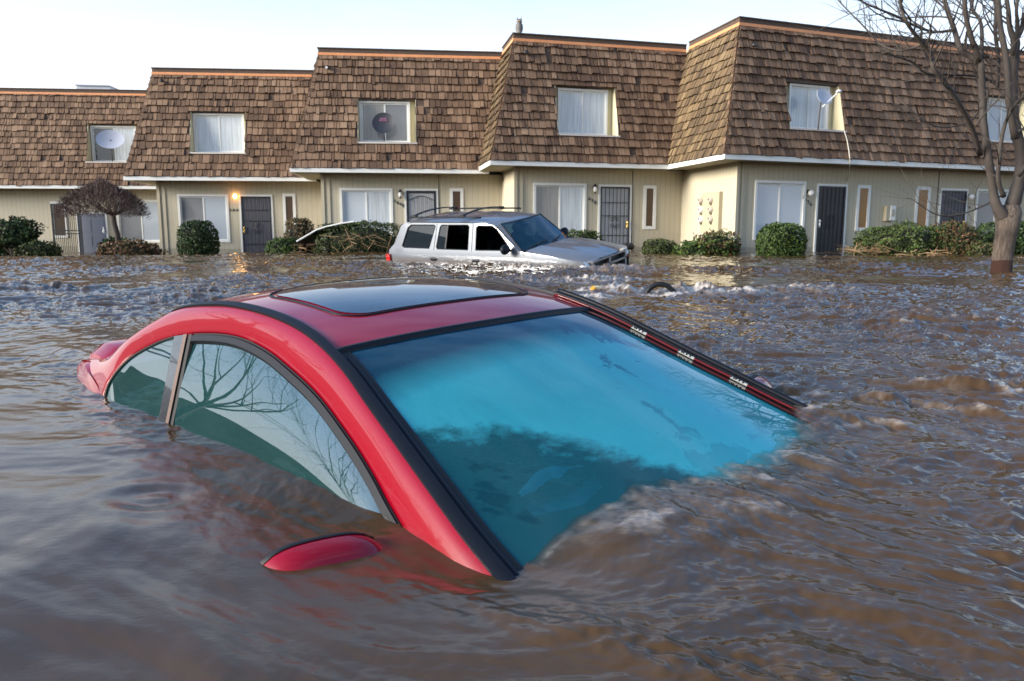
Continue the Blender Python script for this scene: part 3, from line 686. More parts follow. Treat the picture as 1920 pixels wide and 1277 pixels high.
    for g_, y0_, y1_, z0_, z1_ in ((.45, SB+.55, 9.5, -.6, ZT-.1), (.05, SB+.03, 9.4, ZT-.1, ZT+.04)):
        q0, q1 = T.x+g_+sk*(y0_-SB), T.x+g_+sk*(y1_-SB)
        if not has_ret: q0 = q1 = .01
        m.hexa([(q0,y0_,z0_),(xr-.02,y0_,z0_),(xr-.02,y1_,z0_),(q1,y1_,z0_),(q0,y0_,z1_),(xr-.02,y0_,z1_),(xr-.02,y1_,z1_),(q1,y1_,z1_)]); m.build('rear_building', M['siding'], root)
    # --- pilaster
    if has_ret:
        m = MB(); m.box(W.x-.012, W.x+.10, OW-.05, OW+.05, zb, zt); m.box(W.x+.19, W.x+.31, OW-.03, OW+.01, zb, zt)
        m.build('corner_board', M['siding'], root)
    # --- upper window recess
    yb = lambda z: SB*(z-ZE)/(ZT-ZE); yw = yb(wz1)+.16; m = MB()
    for xx, sg in ((wx0, 1), (wx1, -1)):
        t0 = .02; xa, xb = (xx-t0, xx) if sg > 0 else (xx, xx+t0)
        P = [(yb(wz0)-.02, wz0), (yw+.07, wz0), (yw+.07, wz1), (yb(wz1)-.02, wz1)]
        m.hexa([(xa,P[0][0],P[0][1]), (xb,P[0][0],P[0][1]), (xb,P[1][0],P[1][1]), (xa,P[1][0],P[1][1]), (xa,P[3][0],P[3][1]), (xb,P[3][0],P[3][1]), (xb,P[2][0],P[2][1]), (xa,P[2][0],P[2][1])])
    m.box(wx0, wx1, yw+.06, yw+.1, wz0, wz1)
    m.build('dormer_cheek', M['cream'], root)
    m = MB(); m.box(wx0-.02, wx1+.02, yb(wz1)-.0, yw+.07, wz1-.015, wz1+.02); m.build('dormer_head', M['darkwood'], root)
    m = MB(); m.box(wx0-.05, wx1+.06, yb(wz0)-.07, yw+.06, wz0-.055, wz0); m.build('window_ledge', M['sill'], root)
    fr = ft['up_frame']; window_part(root, fr[0], fr[1], wz0+.005, fr[3], yw-.035, ft['up_l'], ft['up_r'], fw=.07, nm='window')
    # --- ground floor
    for (r, pl, pr, sp) in ft['win']: window_part(root, *r, OW, pl, pr, fw=.085, split=sp)
    for r, mat in ft['slit']: slit(root, *r, mat)
    if ft.get('door'):
        (dx0, dx1, _, dz1), style = ft['door']
        if k == 5: root['hside'] = 'r'
        door_part(root, dx0, dx1, dz1, style)
        if 'hside' in root: del root['hside']
    if ft.get('lamp'): wall_lamp(root, *ft['lamp'][0], ft['lamp'][1])
    if ft.get('num'): digits(root, *ft['num'])
    if ft.get('seam'):
        m = MB()
        for x in ft['seam']: m.tube([(x, OW-.012, -.3), (x, OW-.012, ZE-.15)], .011, 5)
        m.build('conduit', M['blackcable'], root)
    return root
def R_(k, *a): return rect(UN[k], *a)
def up(k, x0, x1, y0, y1, fx0, fx1, fy0):
    U = UN[k]; r = rect(U, x0, x1, y0, y1, .42); f = rect(U, fx0, fx1, fy0, y1, .75)
    return dict(up_open=r, up_frame=(max(f[0], r[0]+.02), min(f[1], r[1]-.02), 0, min(f[3], r[3]-.03)))
def pt(k, px, py): return plane_uv(UN[k], px, py, OW-.1)
def nums(k, a, b):
    p = pt(k, *a); q = pt(k, *b); return [(p[0]+(q[0]-p[0])*i/3, p[1]+(q[1]-p[1])*i/3) for i in range(4)]
FEAT = [
 dict(**up(0, 163, 262, 231, 304, 171, 256, 236), up_l='p_dark', up_r='p_white', win=[(R_(0, 220, 307, 375, 455), 'p_grey', 'p_blue', .52)], slit=[(R_(0, 97, 126, 378, 446), 'amberdark')], door=(R_(0, 144, 203, 398, 470), 'plain'), lamp=None),
 dict(**up(1, 357, 459, 208, 287, 362, 459, 213), up_l='p_white', up_r='p_white', win=[(R_(1, 335, 430, 364.5, 454.5), 'p_grey', 'p_blue', .5)], slit=[(R_(1, 531, 555, 363, 436), 'amberdark')], door=(R_(1, 450.5, 513, 365, 470), 'grey'), lamp=(pt(1, 441, 368), 'lit'), num=('1642', nums(1, (431,394), (449,394)), .17)),
 dict(**up(2, 671.6, 779, 185, 268, 673, 769, 190), up_l='p_screen', up_r='p_grey', win=[(R_(2, 638, 737, 353, 446), 'p_blind', 'p_white', .5)], slit=[(R_(2, 843.5, 869, 353, 432), 'amberdark')], door=(R_(2, 759, 822, 354, 470), 'arch'), lamp=(pt(2, 750.5, 364), 'coach'), num=('1640', nums(2, (740,377), (756,386)), .17), seam=[plane_uv(UN[2], 823.5, 400, OW)[0]]),
 dict(**up(3, 1044, 1156, 160, 254, 1046, 1139, 167), up_l='p_white', up_r='p_white', win=[(R_(3, 999.6, 1099, 343.5, 447), 'p_screen', 'p_white', .5)], slit=[(R_(3, 1205.7, 1229.6, 347.6, 430), 'amberdark')], door=(R_(3, 1121, 1183, 346.5, 470), 'iron'), lamp=(pt(3, 1115.5, 354), 'coach'), num=('1638', nums(3, (1101,369), (1118,380)), .17), seam=[plane_uv(UN[3], 1185, 400, OW)[0]]),
 dict(**up(4, 1476, 1577, 154, 244, 1477, 1552, 158), up_l='p_white', up_r='p_white', win=[(R_(4, 1413.5, 1508.5, 339, 450), 'p_grey', 'p_blind', .5)], slit=[(R_(4, 1605, 1630, 347, 433), 'amber')], door=(R_(4, 1528, 1585, 345, 470), 'dark'), lamp=(pt(4, 1518.6, 361), 'globe'), num=('1636', nums(4, (1510,370), (1524,383)), .17)),
 dict(**up(5, 1846, 1925, 180, 267, 1849, 1905, 184), up_l='p_blue', up_r='p_blue', win=[(R_(5, 1827, 1905, 355, 455), 'p_grey', 'p_white', .5)], slit=[(R_(5, 1715, 1741.6, 350, 435), 'amber')], door=(R_(5, 1758, 1810, 353.5, 470), 'grey'), lamp=(pt(5, 1819, 368.6), 'globe'), num=('1634', nums(5, (1810,377), (1822,389)), .17), seam=[plane_uv(UN[5], 1755, 400, OW)[0]])]
FEAT[4]['win'][0] = (FEAT[4]['win'][0][0], 'p_blind', 'p_blind', .5)
for k in range(6): build_house(k)
# ------------------------------------------------------------------ red coupe, built in its own frame: x forward, y left, z up
red = thing('sunken_car', 'red coupe sunk to its door sills in the flood, silty windscreen with cyan sky reflection painted in, facing the camera', 'car', CAR_T, CAR_E)
F_ = [(-1.33,.745,.90),(-1.30,.722,.99),(-1.21,.675,1.085),(-1.031,.632,1.165),(-.868,.610,1.206),(-.667,.595,1.233),(-.487,.590,1.241),(-.306,.598,1.226),(-.143,.614,1.195),(.043,.638,1.15),(.238,.674,1.082),(.36,.701,1.032),(.463,.727,.983),(.6,.757,.925),(.72,.775,.88),(.82,.79,.83)]
E_ = [(-1.74,.650,.998),(-1.50,.652,1.045),(-1.30,.635,1.145),(-1.12,.594,1.232),(-.95,.563,1.290),(-.70,.548,1.322),(-.50,.545,1.328),(-.29,.548,1.317),(-.10,.562,1.290),(.10,.592,1.235),(.30,.633,1.156),(.45,.664,1.095),(.58,.692,1.044),(.72,.720,.988),(.88,.745,.930),(1.02,.765,.875)]
NS = 121
FC = catmull(F_, NS); EC = catmull(E_, NS)
def mir(p): return Vector((p[0], -p[1], p[2]))
def both(fn):     # calls fn(sign) for both sides; y>0 is the far side
    for s in (-1, 1): fn(s)
def sgn(p, s): return Vector((p[0], p[1]*s, p[2]))
nin = Vector((0, .882, .470))    # outward normal of the glass side (left side values)
# side rail: the painted band between roof edge and window opening
def band(s):
    rows = []
    for e, f in zip(EC, FC):
        row = []
        for j in range(9):
            u = j/8; p = e.lerp(f, u); b = .015*math.sin(PI*u**.8)
            p = p+Vector((0, .80, .6))*b; row.append(sgn(p, s))
        row.append(sgn(f-nin*.012, s)); rows.append(row)
    m = MB(); m.grid(rows, flip=(s > 0))
    o = m.build('side_rail', M['red'], red, smooth=True)
both(band)
# lower body
def zt(x):
    pts = [(-1.98,.82),(-1.95,.92),(-1.90,.965),(-1.82,.99),(-1.6,1.005),(-1.45,.99),(-1.3,.93),(0,.915),(.85,.90),(1.2,.885),(1.6,.84),(2.0,.75),(2.12,.62)]
    for (a, za), (b, zb_) in zip(pts, pts[1:]):
        if x <= b: u = (x-a)/(b-a); u = u*u*(3-2*u) if False else u; return za+(zb_-za)*u
    return pts[-1][1]
def wd(x): return .80-.10*max(0, (x-1.3)/.8)**2-.10*max(0, (-x-1.0)/.8)**1.35
def side_body(s):
    rows = []
    for i in range(61):
        x = -1.98+4.10*i/60; w = wd(x); z = zt(x)
        cab = -1.33 < x < .85
        inner = .775 if cab else (.64+.135*min(1, max(0, (x+1.52)/.19)) if x < 0 else .64)
        inner = min(inner, w-.045)
        ii, zi = inner, z
        if -1.72 < x <= -1.33: q_ = (x+1.72)/.39; ii, zi = .652+.093*q_, .998-.095*q_
        elif cab: ii, zi = .757, .895
        prof = [(ii, zi+.004), (ii+(w-ii)*.45, min(z-.012, zi-.004)), (w-.030, z-.035), (w-.010, z-.07), (w, z-.13), (w+.005, z-.25), (w-.01, .42), (w-.06, .25)]
        rows.append([Vector((x, y*s, max(q, .2))) for y, q in prof])
    tail = rows[0]; m = MB(); m.grid([[Vector((p.x+.02, p.y*.2, p.z)) for p in tail], [Vector((p.x-.015, p.y*.9, p.z)) for p in tail], tail], flip=(s < 0)); m.grid(rows, flip=(s < 0)); m.build('body_side', M['red'], red, smooth=True, ang=50)
both(side_body)
m = MB()   # bonnet
m.grid([[Vector((x+(.13*(1-v*v) if x < .9 else 0), v*(min(.775, wd(x)-.02) if x < .86 else .66 if x < 1.9 else .60), zt(x)+.03*(1-v*v)+(.0))) for v in np.linspace(-1, 1, 17)] for x in np.linspace(.86, 2.12, 22)])
m.build('bonnet', M['red'], red, smooth=True)
m = MB()   # boot lid and tail
m.grid([[Vector((x, v*(min(.66, wd(x)-.04)), zt(x)+.022*(1-v*v))) for v in np.linspace(-1, 1, 17)] for x in np.linspace(-1.98, -1.50, 20)])
bl = m.build('boot_lid', M['red'], red, smooth=True)
m = MB()   # raised lip along the boot edge
m.grid([[Vector((-1.84+a, v*.61, 1.004+.012*(1-v*v)+b+.045*min(1, (1-abs(v))*9)**.5)) for a, b in ((.24,-.05),(.19,-.012),(.12,.0),(.02,.006),(-.03,-.004),(-.05,-.06),(-.05,-.14))] for v in np.linspace(-1, 1, 25)])
for s in (-1, 1):
    e_ = [Vector((-1.84+a, s*.61, 1.004+b)) for a, b in ((.24,-.05),(.19,-.012),(.12,.0),(.02,.006),(-.03,-.004),(-.05,-.06),(-.05,-.14))]; m.grid([e_, [p+Vector((0, s*.03, -.10)) for p in e_]], flip=(s < 0))
m.build('spoiler', M['red'], bl, smooth=True)
m = MB(); m.grid([[Vector((-1.98-.05*math.sin(PI*u), v*.68, .84-.5*u)) for u in np.linspace(0, 1, 8)] for v in np.linspace(-1, 1, 13)]); m.build('rear_bumper', M['red'], red, smooth=True)
for s in (-1, 1):
    m = MB(); m.box(-2.03, -1.97, s*.40 if s > 0 else -.66, .66 if s > 0 else -.40, .70, .83); m.build('tail_lamp', M['lens_red'], red)
# roof skin
i0 = min(range(NS), key=lambda i: abs(EC[i].x+1.03)); i1 = min(range(NS), key=lambda i: abs(EC[i].x-.022))
def roof_pt(i, v, dz=0):
    e = EC[i]; u = (e.x+1.03)/1.05; c = .014*math.sin(PI*min(1, max(0, u)))**.7+.024
    bow = .045*(1-v*v)*max(0, (u-.55)/.45)-.05*(1-v*v)*max(0, (.4-u)/.4)
    z = e.z+c*(1-abs(v)**2.4)-.010*(abs(v) > .985)
    return Vector((e.x+bow, v*e.y, z+dz))
vs = np.concatenate([np.linspace(-1, -.9, 5), np.linspace(-.88, .88, 33), np.linspace(.9, 1, 5)])
m = MB(); m.grid([[roof_pt(i, v) for v in vs] for i in range(i0, i1+1)], flip=True); m.build('roof', M['red'], red, smooth=True)
# sunroof following the roof skin
def roof_xy(x, y, dz):
    i = min(range(i0, i1+1), key=lambda i: abs(roof_pt(i, y/EC[i].y).x-x)); 
    lo, hi = max(i0, i-1), min(i1, i+1); p = roof_pt(i, y/EC[i].y); a = roof_pt(lo, y/EC[lo].y); b = roof_pt(hi, y/EC[hi].y)
    z = a.z+(b.z-a.z)*((x-a.x)/(b.x-a.x)) if b.x != a.x else p.z
    return Vector((x, y, z+dz))
def rrect(x0, x1, y0, y1, r, n=7, rear=.06):
    P = []
    for cx_, cy_, a0 in ((x1-r, y1-r, 0), (x0+r, y1-r, 90), (x0+r, y0+r, 180), (x1-r, y0+r, 270)):
        for i in range(n): a = R(a0+90*i/(n-1)); P.append([cx_+r*math.cos(a), cy_+r*math.sin(a)])
    Q = []
    for (xa, ya), (xb, yb_) in zip(P, P[1:]+P[:1]):
        k = max(1, int(math.hypot(xb-xa, yb_-ya)/.05))
        for j in range(k): Q.append([xa+(xb-xa)*j/k, ya+(yb_-ya)*j/k])
    for q in Q:
        vv = 1-(2*(q[1]-y0)/(y1-y0)-1)**2; q[0] -= rear*vv*(x1-q[0])/(x1-x0); q[0] += .018*vv*(q[0]-x0)/(x1-x0)
    return Q
OUT = rrect(-.64, -.125, -.425, .425, .09)
cx_, cy_ = sum(q[0] for q in OUT)/len(OUT), sum(q[1] for q in OUT)/len(OUT)
m = MB(); m.grid([[roof_xy(cx_+(q[0]-cx_)*k, cy_+(q[1]-cy_)*k, .003+.003*(1-k)) for q in OUT] for k in (.955, .9, .8, .65, .5, .3, .12, .001)], close=True)
m.build('sunroof_glass', M['roofglass'], red, smooth=True)
m = MB(); m.tube([roof_xy(*q, .001) for q in OUT+OUT[:1]], .0042, 6); m.build('sunroof_seal', M['rubber'], red, smooth=True)
# rear window
ir0 = min(range(NS), key=lambda i: abs(EC[i].x+1.50))
def rw(i, v):
    e = EC[i]; return Vector((e.x-.10*(1-v*v), v*(e.y-.02), e.z+.03*(1-v*v)-.004))
m = MB(); m.grid([[rw(i, v) for v in np.linspace(-1, 1, 21)] for i in range(ir0, i0+1)], flip=True); m.build('rear_window', M['suvglass'], red, smooth=True)
# windscreen
BOW = .085
def ws(i, v, off=0):
    e = EC[i]; u = (i-i1)/(NS-1-i1); b = BOW*(.45+.55*min(1, u*2))
    bx_ = .045+.035*min(1, u*1.6); bz_ = .022*(1-abs(v)**2.4)*(1-min(1, u*3))+.034*(1-v*v)*min(1, u*3)*(1-u*.25)
    p = Vector((e.x+(1-v*v)*bx_, v*(e.y-.006), e.z-.004+bz_))
    n = Vector((.37, 0, .93)); return p+n*off
VV = np.linspace(-1, 1, 41)
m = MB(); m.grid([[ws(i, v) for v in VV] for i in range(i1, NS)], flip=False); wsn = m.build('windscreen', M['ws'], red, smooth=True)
# glass edge borders: near black ceramic, far green frit with trim's reflection painted in
for s in (-1, 1):
    m = MB(); wdt = .034 if s < 0 else .080
    m.grid([[ws(i, s*(1-(.01+wdt*u/EC[i].y)), .0025) for u in (0, .5, 1)] for i in range(i1, NS)], flip=(s > 0))
    m.build('glass_border', M['seal'] if s < 0 else M['frit_trim_reflection'], wsn, smooth=True)
m = MB(); m.box(.10, .20, -.030, .035, 1.262, 1.27, T=None); 
o = MB(); c = ws(i1+8, .08, -.018); o.sphere(c, .028, .055, .012, nv=6); o.build('interior_mirror', M['inside'], red, smooth=True)
# header moulding and roof drip mouldings (raised rubber strips)
m = MB()
hd = [roof_pt(i1, v) for v in VV]
m.grid([[p+Vector((-.008, 0, .002)), p+Vector((-.006, 0, .007)), p+Vector((.005, 0, .006)), p+Vector((.010, 0, .000)), p+Vector((.012, 0, -.012))] for p in hd], flip=True); m.build('header_moulding', M['rubber'], red, smooth=True)
def strip(s):
    rows = []; k0 = min(range(NS), key=lambda i: abs(EC[i].x+1.02))
    for i in range(k0, NS):
        e = EC[i]; t_ = min(1, (i-k0)/10); w_ = (.006+.008*t_)+(.003 if i > i1 else 0)*min(1, max(0, (i-i1)/8)); h_ = .004+.008*t_
        a = e+Vector((0, w_*.9, -w_*.35)); b = e-Vector((0, w_*.9, -.2*w_)); up_ = Vector((.2 if i > i1 else 0, .35, .9)).normalized()
        rows.append([sgn(q, s) for q in (a-up_*.012, a+up_*h_*.7, e+up_*h_, b+up_*h_*.8, b-up_*.015)])
    m = MB(); m.grid(rows, flip=(s > 0)); m.build('drip_moulding', M['rubber'], red, smooth=True, ang=60)
both(strip)
# inner scuttle rail beside the windscreen on the near side (second black line)
m = MB(); rows = []
for i in range(i1+2, NS):
    c = ws(i, -(1-.019/EC[i].y), .003); rows.append([c+Vector((0,-.009,-.004)), c+Vector((0,-.006,.006)), c+Vector((0,.003,.006)), c+Vector((0,.007,-.003))])
m.grid(rows); m.build('pillar_moulding', M['rubber'], red, smooth=True)
# far pillar: lifted trim showing the red strip and taped clips
m = MB(); rows = []; L_ = []
for i in range(i1-6, NS):
    e = EC[i]; L_.append(Vector((e.x, e.y-.030, e.z+.010)))
m.tube(L_, .0045, 6); rs = m.build('red_trim_strip', M['darkred'], red, smooth=True)
for u in (.235, .375, .565):
    j = int(u*(len(L_)-1)); a_, b_ = L_[j], L_[min(j+4, len(L_)-1)]; d = (b_-a_).normalized(); b_ = a_+d*.062
    m = MB(); m.tube([a_, b_], .0055, 8); cl = m.build('clip', M['clip'], red)
    m = MB()
    for q in (.12, .3, .42, .62, .85): m.sphere(a_.lerp(b_, q)+Vector((-.004, -.006, .006)), .0035, nu=6, nv=4)
    m.build('clip_hole', M['seal'], cl)
m = MB(); m.tube([p+Vector((.0,.022,.014)) for p in L_], [.010]*len(L_), 6); m.build('lifted_trim', M['rubber'], red, smooth=True)
# door window: black frame strip, glass
i_b = min(range(NS), key=lambda i: abs(FC[i].x+.80)); i_f = min(range(NS), key=lambda i: abs(FC[i].x-.50)); i_q = min(range(NS), key=lambda i: abs(FC[i].x+.885))
def inward(i, dist, dep):
    t_ = (FC[min(i+1, NS-1)]-FC[max(i-1, 0)]).normalized(); n_ = t_.cross(nin); 
    if n_.z > 0: n_ = -n_
    n_.normalize(); return FC[i]+n_*dist-nin*dep
def doorwin(s):
    m = MB(); rows = []
    for i in range(i_b, i_f+8):
        rows.append([sgn(inward(i, a_, b_), s) for a_, b_ in ((-.001,-.004),(.0,.003),(.005,.004),(.008,-.001),(.028,-.001),(.031,.004),(.036,.010),(.036,.022))])
    m.grid(rows, flip=(s < 0)); m.build('window_frame', M['rubber'], red, smooth=True, ang=40)
    m = MB(); rows = []
    for i in range(i_b, i_f+1):
        tp = inward(i, .030, .012); u = (i-i_b)/(i_f-i_b); bt = Vector((-.655+(.53+.655)*u, .772, .88))-nin*.012
        rows.append([sgn(tp.lerp(bt, q)+nin*.012*math.sin(PI*q), s) for q in np.linspace(0, 1, 9)])
    m.grid(rows, flip=(s > 0)); m.build('door_window', M['sideglass'], red, smooth=True)
    m = MB(); rows = []          # quarter window
    for i in range(0, i_q+1):
        tp = inward(i, .004, .006); u = i/i_q; bt = Vector((-1.30+(.545)*u, .765, .88))-nin*.006
        rows.append([sgn(tp.lerp(bt, q), s) for q in np.linspace(0, 1, 7)])
    m.grid(rows, flip=(s > 0)); m.build('quarter_window', M['sideglass'], red, smooth=True)
    m = MB(); m.tube([sgn(inward(i, .003, .002), s) for i in range(0, i_q+1)], .004, 5); m.build('quarter_seal', M['seal'], red)
    # B-pillar: grey band and bronze edge
    top0, top1, bot0, bot1 = inward(i_q-1, .003, 0), inward(i_b, .003, 0), Vector((-.775,.762,.89)), Vector((-.665,.762,.89))
    def bp(u0, u1, off): return [[sgn(top0.lerp(top1, u).lerp(bot0.lerp(bot1, u), q)+nin*off, s) for q in (0, .5, 1)] for u in (u0, (u0+u1)/2, u1)]
    m = MB(); m.grid(bp(-.25, 1.25, -.02), flip=(s > 0)); m.build('pillar_backing', M['seal'], red)
    m = MB(); m.grid(bp(0, .60, .004), flip=(s > 0)); m.build('door_pillar', M['pillar'], red, smooth=True)
    m = MB(); m.grid(bp(.60, .80, .008), flip=(s > 0)); m.build('pillar_trim', M['bronze'], red)
    m = MB(); m.grid(bp(.80, 1.0, .002), flip=(s > 0)); m.build('pillar_seal', M['seal'], red)
    # mirror sail panel
    m = MB(); P = [inward(i_f-2, .02, .002), FC[min(i_f+7, NS-1)]-nin*.002, Vector((.63,.775,.87)), Vector((.475,.770,.87))]
    P = [sgn(p, s) for p in P]; m.poly(P if s > 0 else P[::-1]); sp = m.build('mirror_sail', M['seal'], red); solidify(sp, .008, 0)
    m = MB(); 
    m.tube([sgn(Vector((.500,.762,.955)), s), sgn(Vector((.555,.775,.905)), s)], .004, 5); m.tube([sgn(Vector((.555,.775,.925)), s), sgn(Vector((.575,.778,.88)), s)], .006, 5); m.build('mirror_bracket', M['whiteplastic'], sp)
t = NT('grey_gloss_pillar'); t.prin((.045,.05,.06), .18, .5, coat=1, bump=t.bump(t.noise(30, 3), .08, .01)); M['pillar'] = t.mat
t = NT('bronze_trim'); t.prin((.20,.13,.10), .3, .4); M['bronze'] = t.mat
both(doorwin)
# wing mirrors
def mirror(s):
    C_ = Vector((.530, .940, .932)); m = MB(); rows = []
    for i in range(15):
        u = -1+2*i/14; hw = .128; rr = (1-abs(u)**4.2)**.5; y = C_.y+hw*u
        top = .060+.010*(1-((u-.25)**2)); rows.append([])
        for j in range(13):
            a = PI*j/12; rows[-1].append(sgn(Vector((C_.x-.02+.075*rr*math.sin(a)**.8+.03*u*-1, y, C_.z+top*rr*math.cos(a)*.95)), s))
    m.grid(rows, flip=(s > 0)); mo = m.build('wing_mirror', M['red'], red, smooth=True)
    m = MB(); m.grid([[r[0]+Vector((-.010,0,.001)), r[0]+Vector((.002,0,.0035)), r[0].lerp(r[1], .15)+Vector((.002,0,.002))] for r in rows], flip=False); m.build('mirror_rim', M['seal'], mo, smooth=True)
    m = MB(); m.grid([[r[0]+Vector((-.012,0,0)), r[-1]+Vector((-.012,0,0))] for r in rows]); m.build('mirror_glass', M['chrome'], mo)
    m = MB(); m.beam(sgn((.51,.78,.90), s), sgn((.49,.86,.90), s), .06, .03); m.build('mirror_arm', M['seal'], mo)
both(mirror)
# cabin
m = MB()
for s in (-1, 1):
    for z0, z1, x0, x1, w_ in ((.3, .97, -.62, -.38, .21), (.98, 1.12, -.56, -.47, .11)):
        m.sphere(((x0+x1)/2, s*.34, (z0+z1)/2), (x1-x0)*.5, w_, (z1-z0)*.55)
m.build('seat', M['seat'], red, smooth=True)
m = MB(); m.sphere((-1.2, 0, .86), .14, .60, .16); m.build('rear_seat', M['seat'], red, smooth=True)
m = MB(); m.grid([[Vector((x, v*.70, z+.02*(1-v*v))) for x, z in ((.95,.88),(.60,.93),(.42,.92),(.36,.84),(.34,.5))] for v in np.linspace(-1, 1, 13)]); m.build('dashboard', M['inside'], red, smooth=True)
m = MB(); m.tube([Vector((.24+.06*math.sin(a), .34+.18*math.cos(a), .86+.17*math.sin(a))) for a in np.linspace(0, 2*PI, 25)], .014, 8); m.build('steering_wheel', M['inside'], red, smooth=True)
def head(i, v):
    p = roof_pt(i, v); return p-Vector((0, 0, .035))
m = MB(); m.grid([[head(i, v*.96) for v in np.linspace(-1, 1, 9)] for i in range(i0, i1-2, 4)]); m.build('headliner', M['inside'], red, smooth=True)
# crumpled white bag afloat behind the glass
r2 = random.Random(3); c = Vector((.655, -.36, .982)); bm_ = MB(); rows = []
for i in range(9):
    row = []
    for j in range(12):
        u = i/8-.5; v = j/11-.5; row.append(c+Vector((u*.13*(1-abs(v)*1.2), v*.26, .006*math.sin(9*u+5*v)+r2.uniform(-.004,.003)-.02*abs(v)-.05*u)))
    rows.append(row)
bm_.grid(rows); ob = bm_.build('crumpled_bag', M['bag'], None, smooth=False); ob.matrix_world = CAR_M
tag(ob, 'crumpled pale bag floating just behind the red car windscreen', 'bag')
t = NT('open_dark_window'); tr_ = t.n('ShaderNodeBsdfTransparent'); tr_.inputs[0].default_value = (.16,.19,.21,1); t.l(tr_.outputs[0], t.out.inputs[0]); M['suvopen'] = t.mat
# ------------------------------------------------------------------ silver SUV
suv = thing('stranded_car', 'silver sport utility car awash in mid street, black roof bars and dark windows', 'car', SUV_T, SUV_E)
S = M['silver']
def ys(z):      # half width of the side at height z
    return .90 if z < .93 else .90-(z-.93)*.195 if z < 1.135 else .86-(z-1.135)*(.124/.46)
SIDE = [(-3.60,.62),(1.28,.62),(1.30,.86),(1.24,.985),(.6,1.075),(-.05,1.14),(-.12,1.15),(-.40,1.36),(-.62,1.525),(-.74,1.60),(-.95,1.645),(-3.08,1.645),(-3.22,1.58),(-3.42,1.20),(-3.58,1.08),(-3.62,.9)]
WF = [(-.285,1.15),(-1.155,1.135),(-1.17,1.56),(-1.12,1.595),(-.78,1.59),(-.66,1.53),(-.44,1.32)]
WR = [(-1.345,1.135),(-2.16,1.132),(-2.19,1.17),(-2.12,1.56),(-2.08,1.60),(-1.39,1.606),(-1.35,1.57)]
WQ = [(-2.38,1.137),(-3.10,1.138),(-3.16,1.17),(-3.02,1.54),(-2.93,1.597),(-2.28,1.60),(-2.24,1.57)]
grid_extra = [(x/10+.013, z) for x in range(-35, 13, 2) for z in (.75, .93, 1.0, 1.135)]
def in_poly(q, lp):
    c = False; n = len(lp); j = n-1
    for i in range(n):
        xi, yi = lp[i]; xj, yj = lp[j]
        if (yi > q[1]) != (yj > q[1]) and q[0] < (xj-xi)*(q[1]-yi)/(yj-yi)+xi: c = not c
        j = i
    return c
grid_extra = [q for q in grid_extra if in_poly(q, SIDE)]
def taper(x, y): return y-max(0, x-.3)**2*.10-max(0, -x-3.2)*.12
for s in (-1, 1):
    fn = lambda x, z: Vector((x, s*taper(x, ys(z)+.012*math.exp(-((z-1.02)/.05)**2)), z))
    m = MB(); m.panel(SIDE, [WF, WR, WQ], fn, extra=grid_extra)
    for W_ in (WF, WR, WQ):      # window reveals
        n = len(W_)
        for i in range(n):
            a, b = W_[i], W_[(i+1) % n]; m.poly([fn(*a), fn(*b), fn(*b)-Vector((0,s*.035,0)), fn(*a)-Vector((0,s*.035,0))])
    m.build('body_side', S, suv, smooth=True, ang=30)
    for W_, nm, mt in ((WF, 'front_window', 'suvopen'), (WR, 'rear_door_window', 'suvopen'), (WQ, 'quarter_window', 'suvglass')):
        m = MB(); m.panel(W_, [], lambda x, z: fn(x, z)-Vector((0, s*.02, 0))); wn = m.build(nm, M['suvopen'] if mt == 'suvopen' else M['suvglass'], suv)
        m2 = MB(); m2.tube([fn(*q)-Vector((0, s*.006, 0)) for q in W_+W_[:1]], .011, 5); m2.build('window_seal', M['seal'], wn)
        if nm == 'rear_door_window':
            m2 = MB(); m2.panel([(-1.93,1.14),(-2.15,1.14),(-2.17,1.18),(-2.11,1.56),(-2.08,1.59),(-1.90,1.59)], [], lambda x, z: fn(x, z)-Vector((0, s*.012, 0))); m2.build('fixed_pane', M['suvglass'], wn)
            m2 = MB(); m2.beam(fn(-1.93,1.14), fn(-1.90,1.6), .03, .03, up=(0,1,0)); m2.build('window_bar', M['seal'], wn)
    # door seams
    for pts in ([(-1.25,.62),(-1.25,1.13),(-1.255,1.64)], [(-2.22,.66),(-2.25,1.13),(-2.20,1.62)], [(.10,.62),(.10,.95),(-.02,1.13)]):
        m = MB(); m.tube([fn(*q)+Vector((0, s*.001, 0)) for q in pts], .006, 4); m.build('door_seam', M['seal'], suv)
    for x in (-1.134, -2.251):
        m = MB(); m.sphere((x, s*.902, .93), .105, .02, .04, nu=16); h = m.build('door_handle', M['seal'], suv, smooth=True)
        m = MB(); m.sphere((x, s*.918, .935), .07, .012, .014, nu=12, nv=6); m.build('handle_grip', M['rubber'], h, smooth=True)
    m = MB(); m.sphere((-.30, s*1.02, 1.20), .075, .12, .095, nu=16); mm = m.build('wing_mirror', M['rubber'], suv, smooth=True)
    m = MB(); m.beam((-.30, s*.85, 1.15), (-.31, s*.95, 1.17), .08, .04); m.build('mirror_arm', M['seal'], mm)
    m = MB(); m.box(-3.63, -3.52, min(s*.80, s*.905), max(s*.80, s*.895), .80, .99); m.build('tail_lamp', M['lens_red'], suv)
    # bonnet, nose
    m = MB(); m.sphere((1.22, s*.72, .87), .10, .12, .09, nu=14); hl = m.build('headlamp', M['lens_clear'], suv, smooth=True)
    m = MB(); m.sphere((1.20, s*.80, .80), .08, .06, .05, nu=10, nv=6); m.build('indicator', M['lens_orange'], hl, smooth=True)
